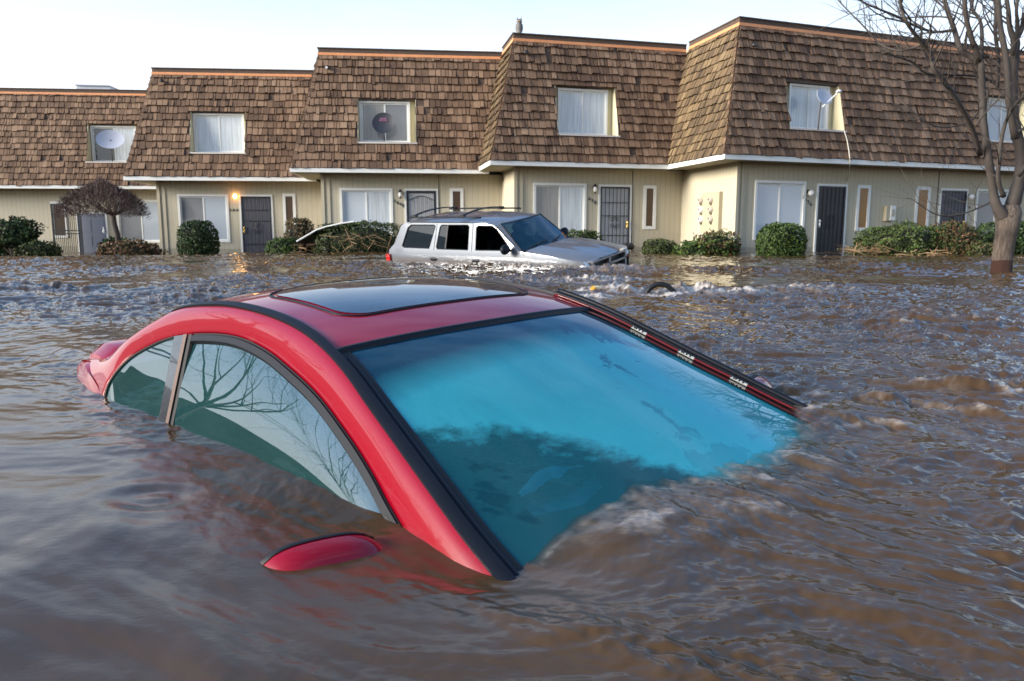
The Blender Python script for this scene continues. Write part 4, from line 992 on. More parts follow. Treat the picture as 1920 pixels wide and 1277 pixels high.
# roof
def rz(x): return 1.0 if -2.9 < x < -1.1 else 0
rows = []
for x, z, w_ in ((-.60,1.60,.655),(-.72,1.645,.665),(-.95,1.685,.675),(-1.3,1.71,.68),(-2.2,1.72,.685),(-2.9,1.71,.68),(-3.12,1.66,.67),(-3.24,1.58,.65)):
    row = []
    for v in np.linspace(-1, 1, 19):
        e_ = .035*(1-abs(v)**3)
        ribs = .006*(abs((v*4.5) % 1-.5) < .18) if -3.0 < x < -1.0 and abs(v) < .8 else 0
        row.append(Vector((x+(.05*(1-v*v) if x > -.8 else 0), v*(w_+.06), z-.055+e_*1.6+ribs-.0)))
    rows.append(row)
m = MB(); m.grid(rows, flip=False)
for s in (-1, 1): m.grid([[r[0 if s < 0 else -1], Vector((r[0].x, s*(ys(1.645)), min(r[0].z, 1.635)))] for r in rows], flip=(s < 0))
m.build('roof', S, suv, smooth=True)
# windscreen
A = lambda v: Vector((-.62+.06*(1-v*v), v*.665, 1.615)); B = lambda v: Vector((-.06+.16*(1-v*v), v*.80, 1.135))
m = MB(); m.grid([[A(v).lerp(B(v), q) for v in np.linspace(-1, 1, 17)] for q in np.linspace(0, 1, 9)], flip=True); wsv = m.build('windscreen', M['suvws'], suv, smooth=True)
m = MB(); m.tube([A(v)+Vector((0,0,.004)) for v in np.linspace(-1, 1, 17)], .012, 5); m.tube([B(v) for v in np.linspace(-1, 1, 17)], .02, 5); m.build('windscreen_seal', M['seal'], wsv)
for s in (-1, 1):
    m = MB(); m.beam(A(s), B(s), .02, .02); m.build('pillar_seal', M['seal'], wsv)
    m = MB(); P = [Vector((-.66, s*.745, 1.60)), Vector((-.62, s*.668, 1.618)), Vector((-.06, s*.80, 1.138)), Vector((-.10, s*.868, 1.142))]
    m.poly(P if s < 0 else P[::-1]); m.build('windscreen_pillar', S, suv)
for v0, v1 in ((-.78, -.05), (-.02, .62)):
    m = MB(); a = B(v0).lerp(A(v0), .06)+Vector((.02,0,.02)); b = B(v1).lerp(A(v1), .16)+Vector((.02,0,.02)); m.tube([a, b], .010, 5); m.tube([b+(a-b)*.5+Vector((.01,0,.012)), B((v0+v1)/2-.2)+Vector((.03,0,0))], .012, 5); m.build('wiper', M['seal'], suv)
# bonnet
rows = []
for x in np.linspace(-.04, 1.26, 16):
    u = (x+.04)/1.3; zc = 1.14-.10*u-.10*u**3; w_ = .80-.10*u-.04*u**3; row = []
    for v in np.linspace(-1, 1, 21):
        z = zc+.035*(1-v*v)+(.012*math.exp(-((abs(v)-.52)/.10)**2))-.035*max(0, abs(v)-.86)/.14
        row.append(Vector((x+(.16*(1-v*v) if u < .02 else .16*(1-v*v)*(1-u)+.09*(1-v*v)*u), v*w_, z)))
    rows.append(row)
m = MB(); m.grid(rows)
for s in (-1, 1): m.grid([[r[0 if s < 0 else -1], Vector((r[0].x, s*taper(r[0].x, ys(.99)), min(r[0].z-.045, 1.02)))] for r in rows], flip=(s > 0))
m.build('bonnet', S, suv, smooth=True)
m = MB(); m.sphere((1.16, 0, 1.0), .04, .02, .012, nu=8, nv=6); m.build('bonnet_badge', M['chrome'], suv, smooth=True)
# grille
m = MB(); m.box(1.19, 1.24, -.56, .56, .70, .93); gr = m.build('grille', M['seal'], suv)
m = MB()
m.box(1.22, 1.345, -.62, .62, .925, .965); m.box(1.22, 1.335, -.035, .035, .66, .93); m.box(1.22, 1.335, -.62, .62, .79, .825); m.box(1.22, 1.335, -.62, -.57, .66, .93); m.box(1.22, 1.335, .57, .62, .66, .93); m.box(1.22, 1.335, -.62, .62, .63, .665)
m.build('grille_surround', S, gr)
m = MB(); m.box(1.22, 1.42, -.86, .86, .42, .62); m.build('front_bumper', S, suv)
m = MB(); m.box(-3.68, -3.55, -.86, .86, .42, .70); m.grid([[Vector((-3.6, v*.84, .6)), Vector((-3.62, v*.84, 1.05)), Vector((-3.42, v*.80, 1.22)), Vector((-3.24, v*.70, 1.60))] for v in (-1, -.5, 0, .5, 1)]); m.build('tailgate', S, suv)
# roof rails and bars
for s in (-1, 1):
    m = MB(); m.tube([(x, s*(.665), 1.735+.012*math.sin(PI*(x+3.1)/2.2)) for x in np.linspace(-3.08, -1.1, 12)], .018, 6); m.build('roof_rail', M['rubber'], suv, smooth=True)
for x in (-2.906, -1.598):
    pts = [(x, -.63, 1.725), (x, -.625, 1.76)]+[(x, v*.60, 1.775+.05*(1-v*v)) for v in np.linspace(-1, 1, 13)]+[(x, .625, 1.80), (x, .63, 1.725)]
    m = MB(); rows = [[Vector((x-.035, p[1], p[2]-.012)), Vector((x-.03, p[1], p[2]+.012)), Vector((x+.03, p[1], p[2]+.012)), Vector((x+.035, p[1], p[2]-.012))] for p in pts[2:-2]]
    m.grid(rows, close=True)
    for s in (-1, 1): m.box(x-.06, x+.06, s*.63-.04, s*.63+.04, 1.725, 1.785)
    m.build('roof_bar', M['seal'], suv, smooth=True, ang=40)
m = MB(); m.tube([(-.1+.0, -.80, 1.13), (-.13, -.80, 1.14), (-.60, -.82, 1.95)], [.006,.004,.002], 5); m.build('aerial', M['seal'], suv)
# cabin
m = MB()
for x in (-1.05, -2.0):
    for y in (-.38, .38): m.sphere((x, y, 1.02), .12, .26, .32); m.sphere((x, y, 1.40), .05, .13, .09)
m.build('seat', M['inside'], suv, smooth=True)
m = MB(); m.box(-.42, .02, -.72, .72, .9, 1.13); m.build('dashboard', M['inside'], suv)
m = MB(); m.tube([Vector((-.52+.07*math.sin(a), .38+.19*math.cos(a), 1.14+.18*math.sin(a))) for a in np.linspace(0, 2*PI, 21)], .016, 6); m.build('steering_wheel', M['inside'], suv)
m = MB(); m.sphere((-.52, 0, 1.50), .02, .12, .035); m.build('interior_mirror', M['seal'], suv)
# ------------------------------------------------------------------ vegetation
def drop(x, y): return float(-.30*sstep(-2, -20, x)*sstep(18, 30, y)-.20*sstep(9, 20, x)*sstep(20, 30, y))
def leafy(name, label, cat, px0, px1, py0, py1, Y, mat, n=3500, leaf=.055, dep=None, power=2.4, rough=.18, stem=None, sticks=0, group=None, flat=0, kind2=None):
    a = at_y(px0, py1, Y); b = at_y(px1, py0, Y); cx = (a.x+b.x)/2; rx = (b.x-a.x)/2; z0 = a.z-.12; z1 = b.z; ry = dep or rx*.8
    root = thing(name, label, cat, (cx, Y, z0), (0,0,0), group); m = MB(); r_ = random.Random(int(px0*7+py0)); hz = z1-z0
    sd = r_.random()*50
    for i in range(n):
        while True:
            d = Vector((r_.gauss(0,1), r_.gauss(0,1), r_.gauss(0,1))); 
            if d.length > .1: break
        d.normalize()
        k = (abs(d.x)**power+abs(d.y)**power+abs(d.z)**power)**(-1/power)
        nz = mnoise.noise(d*2.3+Vector((sd,0,0)))*rough*1.2+mnoise.noise(d*5.5+Vector((0,sd,0)))*rough*.8
        rad = k*(1+nz)*(1-abs(r_.gauss(0,.07)) if r_.random() < .8 else r_.uniform(.6, .95))
        if r_.random() < .03: rad *= 1+r_.random()*rough*.7
        c = Vector((d.x*rad*rx, d.y*rad*ry, hz*.42+d.z*rad*hz*.58))
        if c.z < 0: continue
        s = leaf*r_.uniform(.6, 1.4); u = Vector((r_.gauss(0,1), r_.gauss(0,1), r_.gauss(0,1))).normalized(); v = u.cross(d+Vector((r_.gauss(0,.5), r_.gauss(0,.5), r_.gauss(0,.5)))).normalized()
        if flat: u = (d+Vector((r_.gauss(0,.4), r_.gauss(0,.4), r_.gauss(0,.3)))).normalized(); v = u.orthogonal().normalized()*.35
        rv = min(1, max(0, r_.gauss(.5, .22)+nz*.7)); mi = 1 if (kind2 and r_.random() < .35+nz) else 0
        m.poly([c-u*s-v*s*.25, c+v*s*.55, c+u*s, c-v*s*.55], mi, rv)
    # dark woody core that stops one seeing through
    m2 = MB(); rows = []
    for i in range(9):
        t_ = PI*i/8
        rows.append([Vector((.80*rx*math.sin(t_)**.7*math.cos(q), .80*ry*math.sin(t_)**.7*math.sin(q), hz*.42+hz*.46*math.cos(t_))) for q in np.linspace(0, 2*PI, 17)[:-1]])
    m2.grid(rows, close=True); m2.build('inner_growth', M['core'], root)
    m.build('foliage', [M[mat]]+([M[kind2]] if kind2 else []), root)
    if stem:
        ms = MB()
        for pts, rr in stem: ms.tube([Vector((at_y(*p, Y).x-cx, -.05, at_y(*p, Y).z-z0)) for p in pts], rr, 6)
        ms.build('stem', M['bark_pale'], root, smooth=True)
    return root
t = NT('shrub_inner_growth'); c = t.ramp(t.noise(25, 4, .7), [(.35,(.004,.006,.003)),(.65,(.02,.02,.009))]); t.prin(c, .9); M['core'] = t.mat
SH = 'shrubs in front of the townhouses'
leafy('shrub', 'low dark green shrub at the left edge of the row, beside the pale stems', 'shrub', -30, 30, 448, 482, 30.0, 'leaf_dark', 2200, .06)
leafy('shrub', 'dark green tree-like shrub with pale stems at the left edge', 'shrub', -14, 68, 411, 457, 29.6, 'leaf_dark', 4200, .06, rough=.3, stem=[([(26,480),(20,462),(8,450)], .06), ([(26,480),(38,462),(46,450)], .05), ([(24,478),(0,455),(-20,440)], .045)])
leafy('ground_shrub', 'flat green ground shrub under the tree-like shrub at left', 'shrub', 36, 108, 452, 482, 29.4, 'leaf_olive', 2600, .05, rough=.25)
leafy('shrub', 'small round dark green bush behind the domed bare tree trunk', 'shrub', 190, 248, 445, 479, 29.4, 'leaf_dark', 2400, .05)
leafy('ground_shrub', 'low reddish and brown bush right of the domed tree trunk', 'shrub', 192, 298, 452, 483, 28.2, 'leaf_red', 3600, .055, rough=.35, dep=.7)
leafy('round_bush', 'dark green ball-shaped bush in front of the 1642 window', 'shrub', 336, 406, 413, 484, 27.6, 'leaf_dark', 6500, .042, power=2.7, rough=.07)
leafy('square_bush', 'brown clipped bush beside the leaning sheet', 'shrub', 537, 588, 410, 482, 27.2, 'leaf_brown', 3600, .045, power=3.6, rough=.12)
leafy('ground_shrub', 'bright green low bush left of the leaning sheet', 'shrub', 501, 566, 447, 482, 26.6, 'leaf_green', 2800, .045, power=3, rough=.15)
leafy('hedge', 'long olive hedge behind the back of the silver car', 'hedge', 594, 760, 418, 482, 26.2, 'leaf_olive', 14000, .034, power=4.2, rough=.14, dep=.8, kind2='leaf_dark')
leafy('ground_shrub', 'green bush top showing above the bonnet of the silver car', 'shrub', 1052, 1128, 432, 474, 24.6, 'leaf_green', 2600, .045, rough=.2)
leafy('ground_shrub', 'small flat green bush left of the side wall with the meters', 'shrub', 1205, 1270, 449, 474, 23.8, 'leaf_olive', 2400, .035, power=2.8, rough=.14)
leafy('ground_shrub', 'mixed green and reddish bush below the electric meters', 'shrub', 1300, 1388, 436, 480, 22.6, 'leaf_green', 3600, .04, rough=.3, kind2='leaf_red')
leafy('ground_shrub', 'loose bright green plant left of the bush below the meters', 'shrub', 1271, 1330, 453, 478, 22.4, 'leaf_green', 1400, .05, rough=.5)
leafy('round_bush', 'bright green clipped bush under the 1636 front window', 'shrub', 1421, 1510, 419, 480, 21.9, 'leaf_green', 7000, .038, power=3.2, rough=.08, kind2='leaf_dark')
leafy('juniper_bush', 'spreading green juniper mound between the two slim windows', 'shrub', 1608, 1775, 421, 484, 22.6, 'leaf_olive', 12000, .036, rough=.26, dep=1.0, kind2='leaf_green')
leafy('juniper_bush', 'reddish and blue-green bush in front of the 1634 door', 'shrub', 1738, 1834, 418, 488, 22.2, 'leaf_red', 7500, .034, rough=.26, kind2='leaf_dark')
leafy('hedge', 'dark green hedge behind the trunk of the big bare tree', 'hedge', 1824, 1990, 417, 482, 23.4, 'leaf_dark', 9000, .045, power=4, rough=.1, dep=.8)
leafy('ground_shrub', 'low yellowish bush just left of the bare tree trunk', 'shrub', 1800, 1880, 454, 487, 21.8, 'leaf_olive', 2600, .04, rough=.2, kind2='leaf_brown')

def sticks(label, px0, px1, py0, py1, Y, n, mat='straw', ln=.5, r0=.010, dy=.3):
    m = MB(); r_ = random.Random(int(px0)); a = at_y(px0, py1, Y); b = at_y(px1, py0, Y)
    for i in range(n):
        c = Vector((r_.uniform(a.x, b.x), Y+r_.uniform(-dy, dy), a.z+(b.z-a.z)*r_.random()**1.3)); d = Vector((r_.gauss(0,1), r_.gauss(0,.4), r_.gauss(0,.28))).normalized()*ln*r_.uniform(.3,1)
        m.tube([c-d, c+Vector((0,0,r_.uniform(-.02,.04))), c+d], [r0*.6, r0, r0*.5], 4, 0, r_.random())
    o = m.build('driftwood', M[mat]); o.location = (0,0,0); return tag(o, label, 'debris')
sticks('straw and sticks caught on the front of the long hedge', 618, 752, 442, 468, 25.2, 34, ln=.45, dy=.15)
sticks('pale straw washed up left of the juniper mound', 1585, 1655, 464, 474, 21.9, 40, ln=.38)
sticks('dark broken sticks washed under the juniper bushes', 1690, 1790, 468, 484, 21.3, 40, ln=.22, r0=.012)
sticks('loose sticks between the bright low bush and the leaning sheet', 545, 592, 455, 476, 25.9, 26, ln=.3)
# domed tree
def dome_tree():
    Y = 28.6; b = at_y(222, 478, Y); root = thing('domed_tree', 'small bare tree clipped to a purple-brown dome', 'tree', (b.x, Y, b.z)); P = lambda px, py, dy=0: Vector((at_y(px, py, Y).x-b.x, dy, at_y(px, py, Y).z-b.z))
    m = MB(); m.tube([P(224,484), P(223,465), P(220,440), P(214,418), P(212,404)], [.13,.12,.10,.095,.09], 8)
    limbs = []
    for i in range(14):
        a = i/14*2*PI; e = Vector((math.cos(a)*1.15, math.sin(a)*.9, 1.0+.25*random.random())); s = P(212,404); limbs.append((s, s+e*.5*Vector((1,1,.6)).length/1.6, s+e))
        m.tube([s, s+Vector((e.x*.35, e.y*.35, .18)), s+Vector((e.x*.75, e.y*.75, .42+.2*random.random()))], [.055,.04,.018], 5)
    m.build('trunk', M['bark_dark'], root, smooth=True)
    m = MB(); c0 = P(188, 404); rx = (at_y(272,0,Y).x-at_y(104,0,Y).x)/2; hz = P(0,334).z-c0.z; r_ = random.Random(5)
    for i in range(9000):
        a = r_.uniform(0, 2*PI); rr = r_.random()**.45; zz = r_.random()**.8
        lim = (1-max(0, zz)**2.6)**.5; x = rx*rr*lim*math.cos(a); y = rx*.8*rr*lim*math.sin(a); z = hz*zz*(1-.25*rr)+r_.gauss(0,.03)-.12*rr*rr
        if (x/rx)**2+(y/rx/.8)**2+(z/hz)**3 < .30 and r_.random() < .6: continue
        c = c0+Vector((x+.1, y, z+.02)); d = Vector((x*.55, y*.55, .55+zz*.3))+Vector((r_.gauss(0,.45), r_.gauss(0,.45), r_.gauss(0,.25))); d.normalize(); L = r_.uniform(.07,.2)
        sd_ = d.cross(Vector((r_.gauss(0,.3),1,r_.gauss(0,.3)))).normalized()*.0075; rv = min(1,max(0,r_.gauss(.45,.25)))
        m.poly([c-sd_, c+sd_, c+d*L+sd_*.5, c+d*L-sd_*.5], 0, rv)
    m.build('crown', M['twig_purple'], root)
dome_tree()
# ---- bare trees
def twigs(m, p, d, L, r, depth, rn, up_=.25):
    n = 6; pts = [p]; rad = [r]; q = p.copy(); d = d.normalized(); bend = Vector((rn.gauss(0,1), rn.gauss(0,1), rn.gauss(0,1)))*.22
    for i in range(n):
        d = (d+bend*.3+Vector((rn.gauss(0,.10), rn.gauss(0,.10), rn.gauss(0,.10)+up_*.13))).normalized(); q = q+d*L/n; pts.append(q.copy()); rad.append(r*(1-.75*(i+1)/n))
    m.tube(pts[::2] if r < .008 else pts, rad[::2] if r < .008 else rad, 5 if r > .03 else 4 if r > .012 else 3, cap=False)
    if depth > 0:
        for k in range(rn.choice((3,3,4)) if depth > 1 else rn.choice((2,3,4))):
            i = rn.randint(2, n); a = pts[i]; ax = Vector((rn.gauss(0,1), rn.gauss(0,1), rn.gauss(0,1))).normalized(); dd = (pts[i]-pts[i-1]).normalized()
            e = (dd*rn.uniform(.5,1.1)+dd.cross(ax).normalized()*rn.uniform(.5,1.0)+Vector((0,0,up_))).normalized()
            twigs(m, a, e, L*rn.uniform(.55,.85), rad[i]*rn.uniform(.6,.85), depth-1, rn, up_)
def big_tree():
    Y = 12.0; b = at_y(1876, 516, Y); root = thing('bare_tree', 'tall bare tree standing in the water at the right edge', 'tree', (b.x, Y, b.z-.3)); o = Vector((b.x, Y, b.z-.3)); k = Y/FPX
    rn = random.Random(11)
    def P(px, py, dy=0): q = at_y(px, py, Y+dy); return q-o
    m = MB(); tr = MB()
    tr.tube([P(1875,545), P(1877,510), P(1880,478), P(1885,445), P(1889,422), P(1890,402,.1), P(1892,385,.1)], [w_*k/2 for w_ in (39,36,34,35,39,45,36)], 16)
    limbs = [
     [(1884,412,0,30),(1868,385,0,24),(1862,355,0,19),(1853,292,-.1,18),(1844,232,-.1,17),(1842,180,-.1,16),(1838,112,-.15,16)],
     [(1838,116,-.15,15),(1815,103,-.1,13),(1800,90,-.1,12),(1789,55,0,11),(1775,15,0,10),(1760,-45,.2,8)],
     [(1838,116,-.15,13),(1822,72,-.3,11),(1811,30,-.4,10),(1810,-10,-.5,9),(1818,-60,-.6,7)],
     [(1840,116,-.15,10),(1841,60,.1,8),(1836,35,.2,7),(1822,12,.3,7),(1835,-40,.4,5)],
     [(1838,290,-.1,12),(1822,240,-.4,11),(1795,190,-.7,11),(1768,150,-.9,10),(1750,128,-1,9),(1746,105,-1,9),(1728,80,-1.1,9),(1712,60,-1.2,7),(1698,38,-1.3,7),(1689,12,-1.3,6),(1682,-40,-1.4,5)],
     [(1730,82,-1.1,6),(1712,90,-1,5),(1690,95,-1,4.5),(1665,90,-.9,4),(1645,78,-.8,4),(1620,50,-.8,3.5),(1590,20,-.7,3),(1562,-10,-.6,2.5)],
     [(1784,57,-.05,7),(1762,60,-.1,6),(1742,58,-.2,6),(1712,47,-.3,5),(1680,30,-.4,5),(1650,18,-.5,4.5),(1615,2,-.6,4),(1590,-20,-.7,3)],
     [(1790,36,0,5),(1770,32,.2,4),(1740,31,.4,3.5),(1700,33,.5,3),(1670,30,.6,2.5)],
     [(1870,160,.4,6),(1840,143,.3,6),(1800,141,.2,5.5),(1765,140,0,5),(1735,137,-.2,5),(1712,117,-.3,4.5),(1680,106,-.4,4),(1650,92,-.5,3)],
     [(1893,400,.1,34),(1905,362,.1,30),(1914,320,.1,26),(1913,280,.1,24),(1903,235,.1,22),(1899,180,.1,21),(1901,130,.1,20),(1904,85,.1,19),(1902,72,.1,19)],
     [(1902,76,.1,14),(1893,50,.1,11),(1890,15,.1,10),(1880,-40,.2,8)], [(1903,76,.1,14),(1915,55,.1,13),(1926,20,.1,11),(1940,-40,.1,9)],
     [(1904,260,-.2,17),(1893,200,-.3,15),(1889,140,-.3,14),(1884,95,-.3,13),(1876,55,-.3,12),(1872,15,-.3,12),(1868,-50,-.3,10)],
     [(1900,105,0,9),(1908,50,-.1,8),(1906,15,-.2,7),(1918,-40,-.2,6)],
     [(1870,165,.2,8),(1872,110,.2,8),(1866,60,.2,8),(1867,10,.2,7),(1862,-40,.2,6)],
     [(1882,368,-.2,12),(1872,340,-.3,10),(1873,300,-.4,9),(1880,250,-.5,8),(1892,215,-.6,7),(1925,170,-.8,6)],
     [(1885,362,.2,5),(1850,383,0,4),(1800,402,-.2,3.5),(1755,402,-.3,3),(1708,372,-.4,2)],
     [(1855,170,.1,5),(1838,205,0,5),(1810,232,-.2,4),(1760,238,-.3,3.5),(1728,222,-.4,3),(1690,190,-.4,2.5)],
     [(1905,250,0,7),(1935,230,0,7),(1960,200,0,6)], [(1908,330,-.1,12),(1932,300,-.2,11),(1975,240,-.3,9)]]
    for L in limbs:
        pts = catmull([P(a,b_,c) for a,b_,c,_ in L], len(L)*3); ws_ = np.interp(np.linspace(0,1,len(pts)), np.linspace(0,1,len(L)), [q[3] for q in L])
        m.tube(pts, [w_*.78*k/2*(1+.06*rn.uniform(-1,1)) for w_ in ws_], 8)
        for i in range(3, len(pts), 1):
            if L[0][3] > 22 and i < len(pts)*.75: continue
            if rn.random() < .62:
                d = (pts[i]-pts[i-1]).normalized(); ax = Vector((rn.gauss(0,1), rn.gauss(0,1), rn.gauss(0,1))).normalized(); e = (d*.7+d.cross(ax).normalized()*.9+Vector((-.1,0,.35))).normalized()
                twigs(m, pts[i], e, rn.uniform(.35,1.1), min(.014, ws_[i]*k/2*.5), 1, rn)
    tr.build('trunk', M['bark'], root, smooth=True); m.build('crown', M['bark_grey'], root, smooth=True)
M['bark_grey'] = simple('grey_brown_branches', (.06,.048,.04), .8, var=.35, scale=10)
big_tree()
def wild_tree(x, y, h, seed, label, z=-.6, src=None, rz=0):
    if src:
        root = src.copy(); COL.objects.link(root); root.location = (x, y, z); root.rotation_euler = (0,0,rz); root['label'] = label; root.scale = (h,)*3
        for ch in list(src.children): c_ = ch.copy(); COL.objects.link(c_); c_.parent = root
        return root
    root = thing('street_tree', label, 'tree', (x, y, z), (0,0,0), 'bare street trees beyond the frame'); rn = random.Random(seed)
    m = MB(); top = Vector((rn.gauss(0,.2), rn.gauss(0,.2), h*.28)); m.tube([Vector((0,0,-.5)), Vector((0,0,h*.1)), top], [.09,.07,.055], 9); m.build('trunk', M['bark_dark'], root, smooth=True)
    m = MB()
    for i in range(8):
        a = i/8*2*PI+rn.random(); twigs(m, top-Vector((0,0,h*.04*rn.random())), Vector((math.cos(a)*.75, math.sin(a)*.75, 1)), h*.32, .026, 5 if x < -5 else 4, rn, .10)
    m.build('crown', M['bark_grey'], root); return root
WT_ = wild_tree(-8.6, 2.0, 8, 3, 'bare street tree standing nearest the left side of the red car'); wild_tree(-10.5, 5.4, 1.15, 8, 'bare street tree in the middle of the left-hand line', src=WT_, rz=1.9); wild_tree(-15, 1.4, 1.25, 21, 'bare street tree farthest up the left-hand line', src=WT_, rz=4.1)
wild_tree(8.3, 6.9, 8, 33, 'bare street tree right of the big leaning one'); wild_tree(-2.5, -11, 1.1, 40, 'bare street tree behind the photographer', src=WT_, rz=3)
def plain_house(x, y, rot, w_, label):
    root = thing('townhouse', label, 'house', (x, y, -.3), (0,0,rot), 'townhouses across the street'); m = MB(); m.box(-w_/2, w_/2, .7, 8, -.5, 3); m.build('wall', M['siding'], root)
    m = MB(); m.panel([(-w_/2,0),(w_/2,0),(w_/2,4.5),(-w_/2,4.5)], [], lambda p, q: (p, q*.22, 3+q*.97)); m.box(-w_/2, w_/2, 1.0, 8, 3.01, 7.3); m.build('roof', M['shingle'], root)
    for i in range(int(w_/6)):
        xx = -w_/2+3+i*6
        for z0, z1, yy in ((.9, 2.2, .66), (4.2, 5.6, .15)):
            m = MB(); m.box(xx-.8, xx+.8, yy, yy+.3, z0, z1); wn = m.build('window', M['soffit'], root); m = MB(); m.box(xx-.7, xx+.7, yy-.01, yy, z0+.1, z1-.1); m.build('pane', M['p_dark'], wn)
plain_house(-44, 10, R(80), 18, 'brown roofed townhouses closing the left end of the street'); plain_house(-42, -12, R(95), 18, 'brown roofed townhouses at the near left, behind the street trees')
plain_house(-2, -24, R(180), 30, 'brown roofed townhouses across the street behind the photographer')

# ------------------------------------------------------------------ things on and around the houses
def local(k, px, py, yo): x, z = plane_uv(UN[k], px, py, yo); return Vector((x, yo, z))
def world(k, p): U = UN[k]; return Vector((U['A'].x+U['u'].x*p[0]+U['n'].x*p[1], U['A'].y+U['u'].y*p[0]+U['n'].y*p[1], p[2]+U['dz']))
# open screen gate at the left house
m = MB(); x0, z1 = plane_uv(UN[0], 94, 382, .15); x1, _ = plane_uv(UN[0], 150, 382, .15)
for a, b in ((x0, x0+.07), (x1-.07, x1)): m.box(a, b, .13, .17, -.5, z1)
m.box(x0, x1, .13, .17, z1-.07, z1); m.box(x0, x1, .13, .17, .75, .80); m.box(x0, x1, .13, .17, .90, .95)
for i in range(1, 16): a = x0+(x1-x0)*i/16; m.box(a-.012, a+.012, .14, .16, -.5, z1)
m.build('screen_gate', M['blackiron'], UN[0]['root'])
# dishes
def dish(k, cpx, cpy, wpx, foot, face, lnb, mat, label, extra=None, yo=.05, asp=.82):
    c = local(k, cpx, cpy, yo-.1); ft = local(k, *foot, yo+.02); U = UN[k]; W0 = world(k, (0,0,0)); root = thing('satellite_dish', label, 'satellite dish', tuple(world(k, ft)), (0,0,R(U['yaw'])))
    c = c-ft; rad = wpx/FPX*world(k, local(k, cpx, cpy, yo)).y/2*1.02; f = Vector(face).normalized()
    m = MB(); e = f.orthogonal().normalized()
    if abs(f.z) < .95: e = Vector((0,0,1)).cross(f).normalized()
    g = f.cross(e)
    for off in (0, -.014):
        rows = []
        for i in range(8):
            r = rad*i/7; rows.append([c+e*r*math.cos(a)+g*r*asp*math.sin(a)+f*(.16*rad*(i/7)**2+off-.08*rad) for a in np.linspace(0, 2*PI, 29)[:-1]])
        m.grid(rows, close=True, flip=(off < 0))
    m.grid([[c+e*rad*math.cos(a)+g*rad*asp*math.sin(a)+f*(.08*rad+o) for a in np.linspace(0, 2*PI, 29)[:-1]] for o in (0, -.014)], close=True)
    d = m.build('reflector', M[mat], root, smooth=True, ang=40)
    m = MB(); b = c-f*.10; m.tube([Vector((0,0,0)), Vector((b.x*.2, b.y*.3, b.z*.45)), b, c-f*.03], [.022,.02,.02,.03], 7); m.build('mast', M['blackiron'] if mat == 'dishblack' else M['bark_dark'], root, smooth=True)
    if lnb:
        l = local(k, *lnb, yo-.35)-ft; m = MB(); m.tube([c-g*0-f*.05+Vector((0,0,-rad*.9)), l], .018, 6); ar_ = m.build('arm', M['whiteplastic'], root)
        m = MB(); m.sphere(l, .085, .05, .05, nu=10, nv=6); m.sphere(l+Vector((-.09,0,-.02)), .04); m.build('receiver', M['whiteplastic'], ar_, smooth=True)
    if extra: extra(c, f, e, g, rad, d)
dish(4, 1545, 181, 37, (1534, 243), (.12,-.93,.34), (1574, 171), 'dishgrey', 'pale grey satellite dish with a white arm on the 1636 upper window ledge', lambda c,f,e,g,r,d: [MBt.build('print', M['meterbox'], d) for MBt in [MB()] if not [MBt.beam(c+f*.0+e*x0*r+g*y0*r, c+f*.0+e*x1*r+g*y0*r, .018, .006, up=f) for x0,x1,y0 in ((-.25,.2,.15),(-.3,.3,0))]])
dish(0, 207, 262, 46, (211, 303), (.18,-.80,.45), None, 'dishgrey', 'blue-grey satellite dish tilted upward at the leftmost upper window', asp=.86)
def pinkprint(c, f, e, g, r, d):
    m = MB()
    for y0, n, w_ in ((.40,3,.12), (.24,4,.10)):
        for i in range(n):
            x = (i-(n-1)/2)*.19; q = c+f*(.025*r)+e*x*r+g*y0*r; m.tube([q+e*w_*r*.5*math.cos(a)+g*w_*r*.45*math.sin(a)-f*.0 for a in np.linspace(.6, 2*PI, 8)], .007, 4)
    m.build('print', M['pink'], d)
dish(2, 719, 231, 40, (721, 264), (-.10,-.93,.22), None, 'dishblack', 'round black satellite dish with pink print in the 1640 upper window', pinkprint, asp=.95)
m = MB(); lw_ = [local(4, 1583, 246, .12), local(4, 1588, 262, .02), local(4, 1592, 285, -.06), local(4, 1593.5, 305, -.06), local(4, 1592, 322, .3), local(4, 1588, 338, OW-.02), local(4, 1586, 350, OW-.02)]
m.tube(catmull([world(4, p) for p in lw_], 30), .017, 6); tag(m.build('hanging_cable', M['cable'], smooth=True), 'cream cable hanging from the dish ledge over the white gutter', 'cable')
# electric meters on the side wall of the 1636 house
U = UN[4]; W_ = None
def ret_pt(px, py, off):   # point on the return wall plane (world), off = distance out of the wall
    a = U['A']; rd = U['rd']; nl = Vector((rd.y, -rd.x)); P0 = a+nl*(ORT-off); r = ray(px, py); k = ((P0.x)*nl.x+(P0.y)*nl.y)/(r.x*nl.x+r.y*nl.y); return Vector((0,0,H))+r*k
rd3 = Vector((U['rd'].x, U['rd'].y, 0)); nl3 = Vector((U['rd'].y, -U['rd'].x, 0))
A_ = ret_pt(1346, 434, .14); B_ = ret_pt(1313, 436, .14); zt_ = ret_pt(1330, 361, .14).z; zb_ = ret_pt(1330, 436, .14).z
mt = thing('electric_meters', 'beige cabinet with six round electric meters on the side wall', 'electric meters', tuple(B_), (0,0,0)); Z = Vector((0,0,1))
m = MB(); l = (A_-B_); l.z = 0; m.hexa([Vector((0,0,0)), l, l+nl3*.15, nl3*.15, Z*(zt_-zb_), l+Z*(zt_-zb_), l+nl3*.15+Z*(zt_-zb_), nl3*.15+Z*(zt_-zb_)]); m.box(l.x*.5-.05, l.x*.5+.08, l.y*.5, l.y*.5+.1, -.9, 0); m.build('cabinet', M['meterbox'], mt)
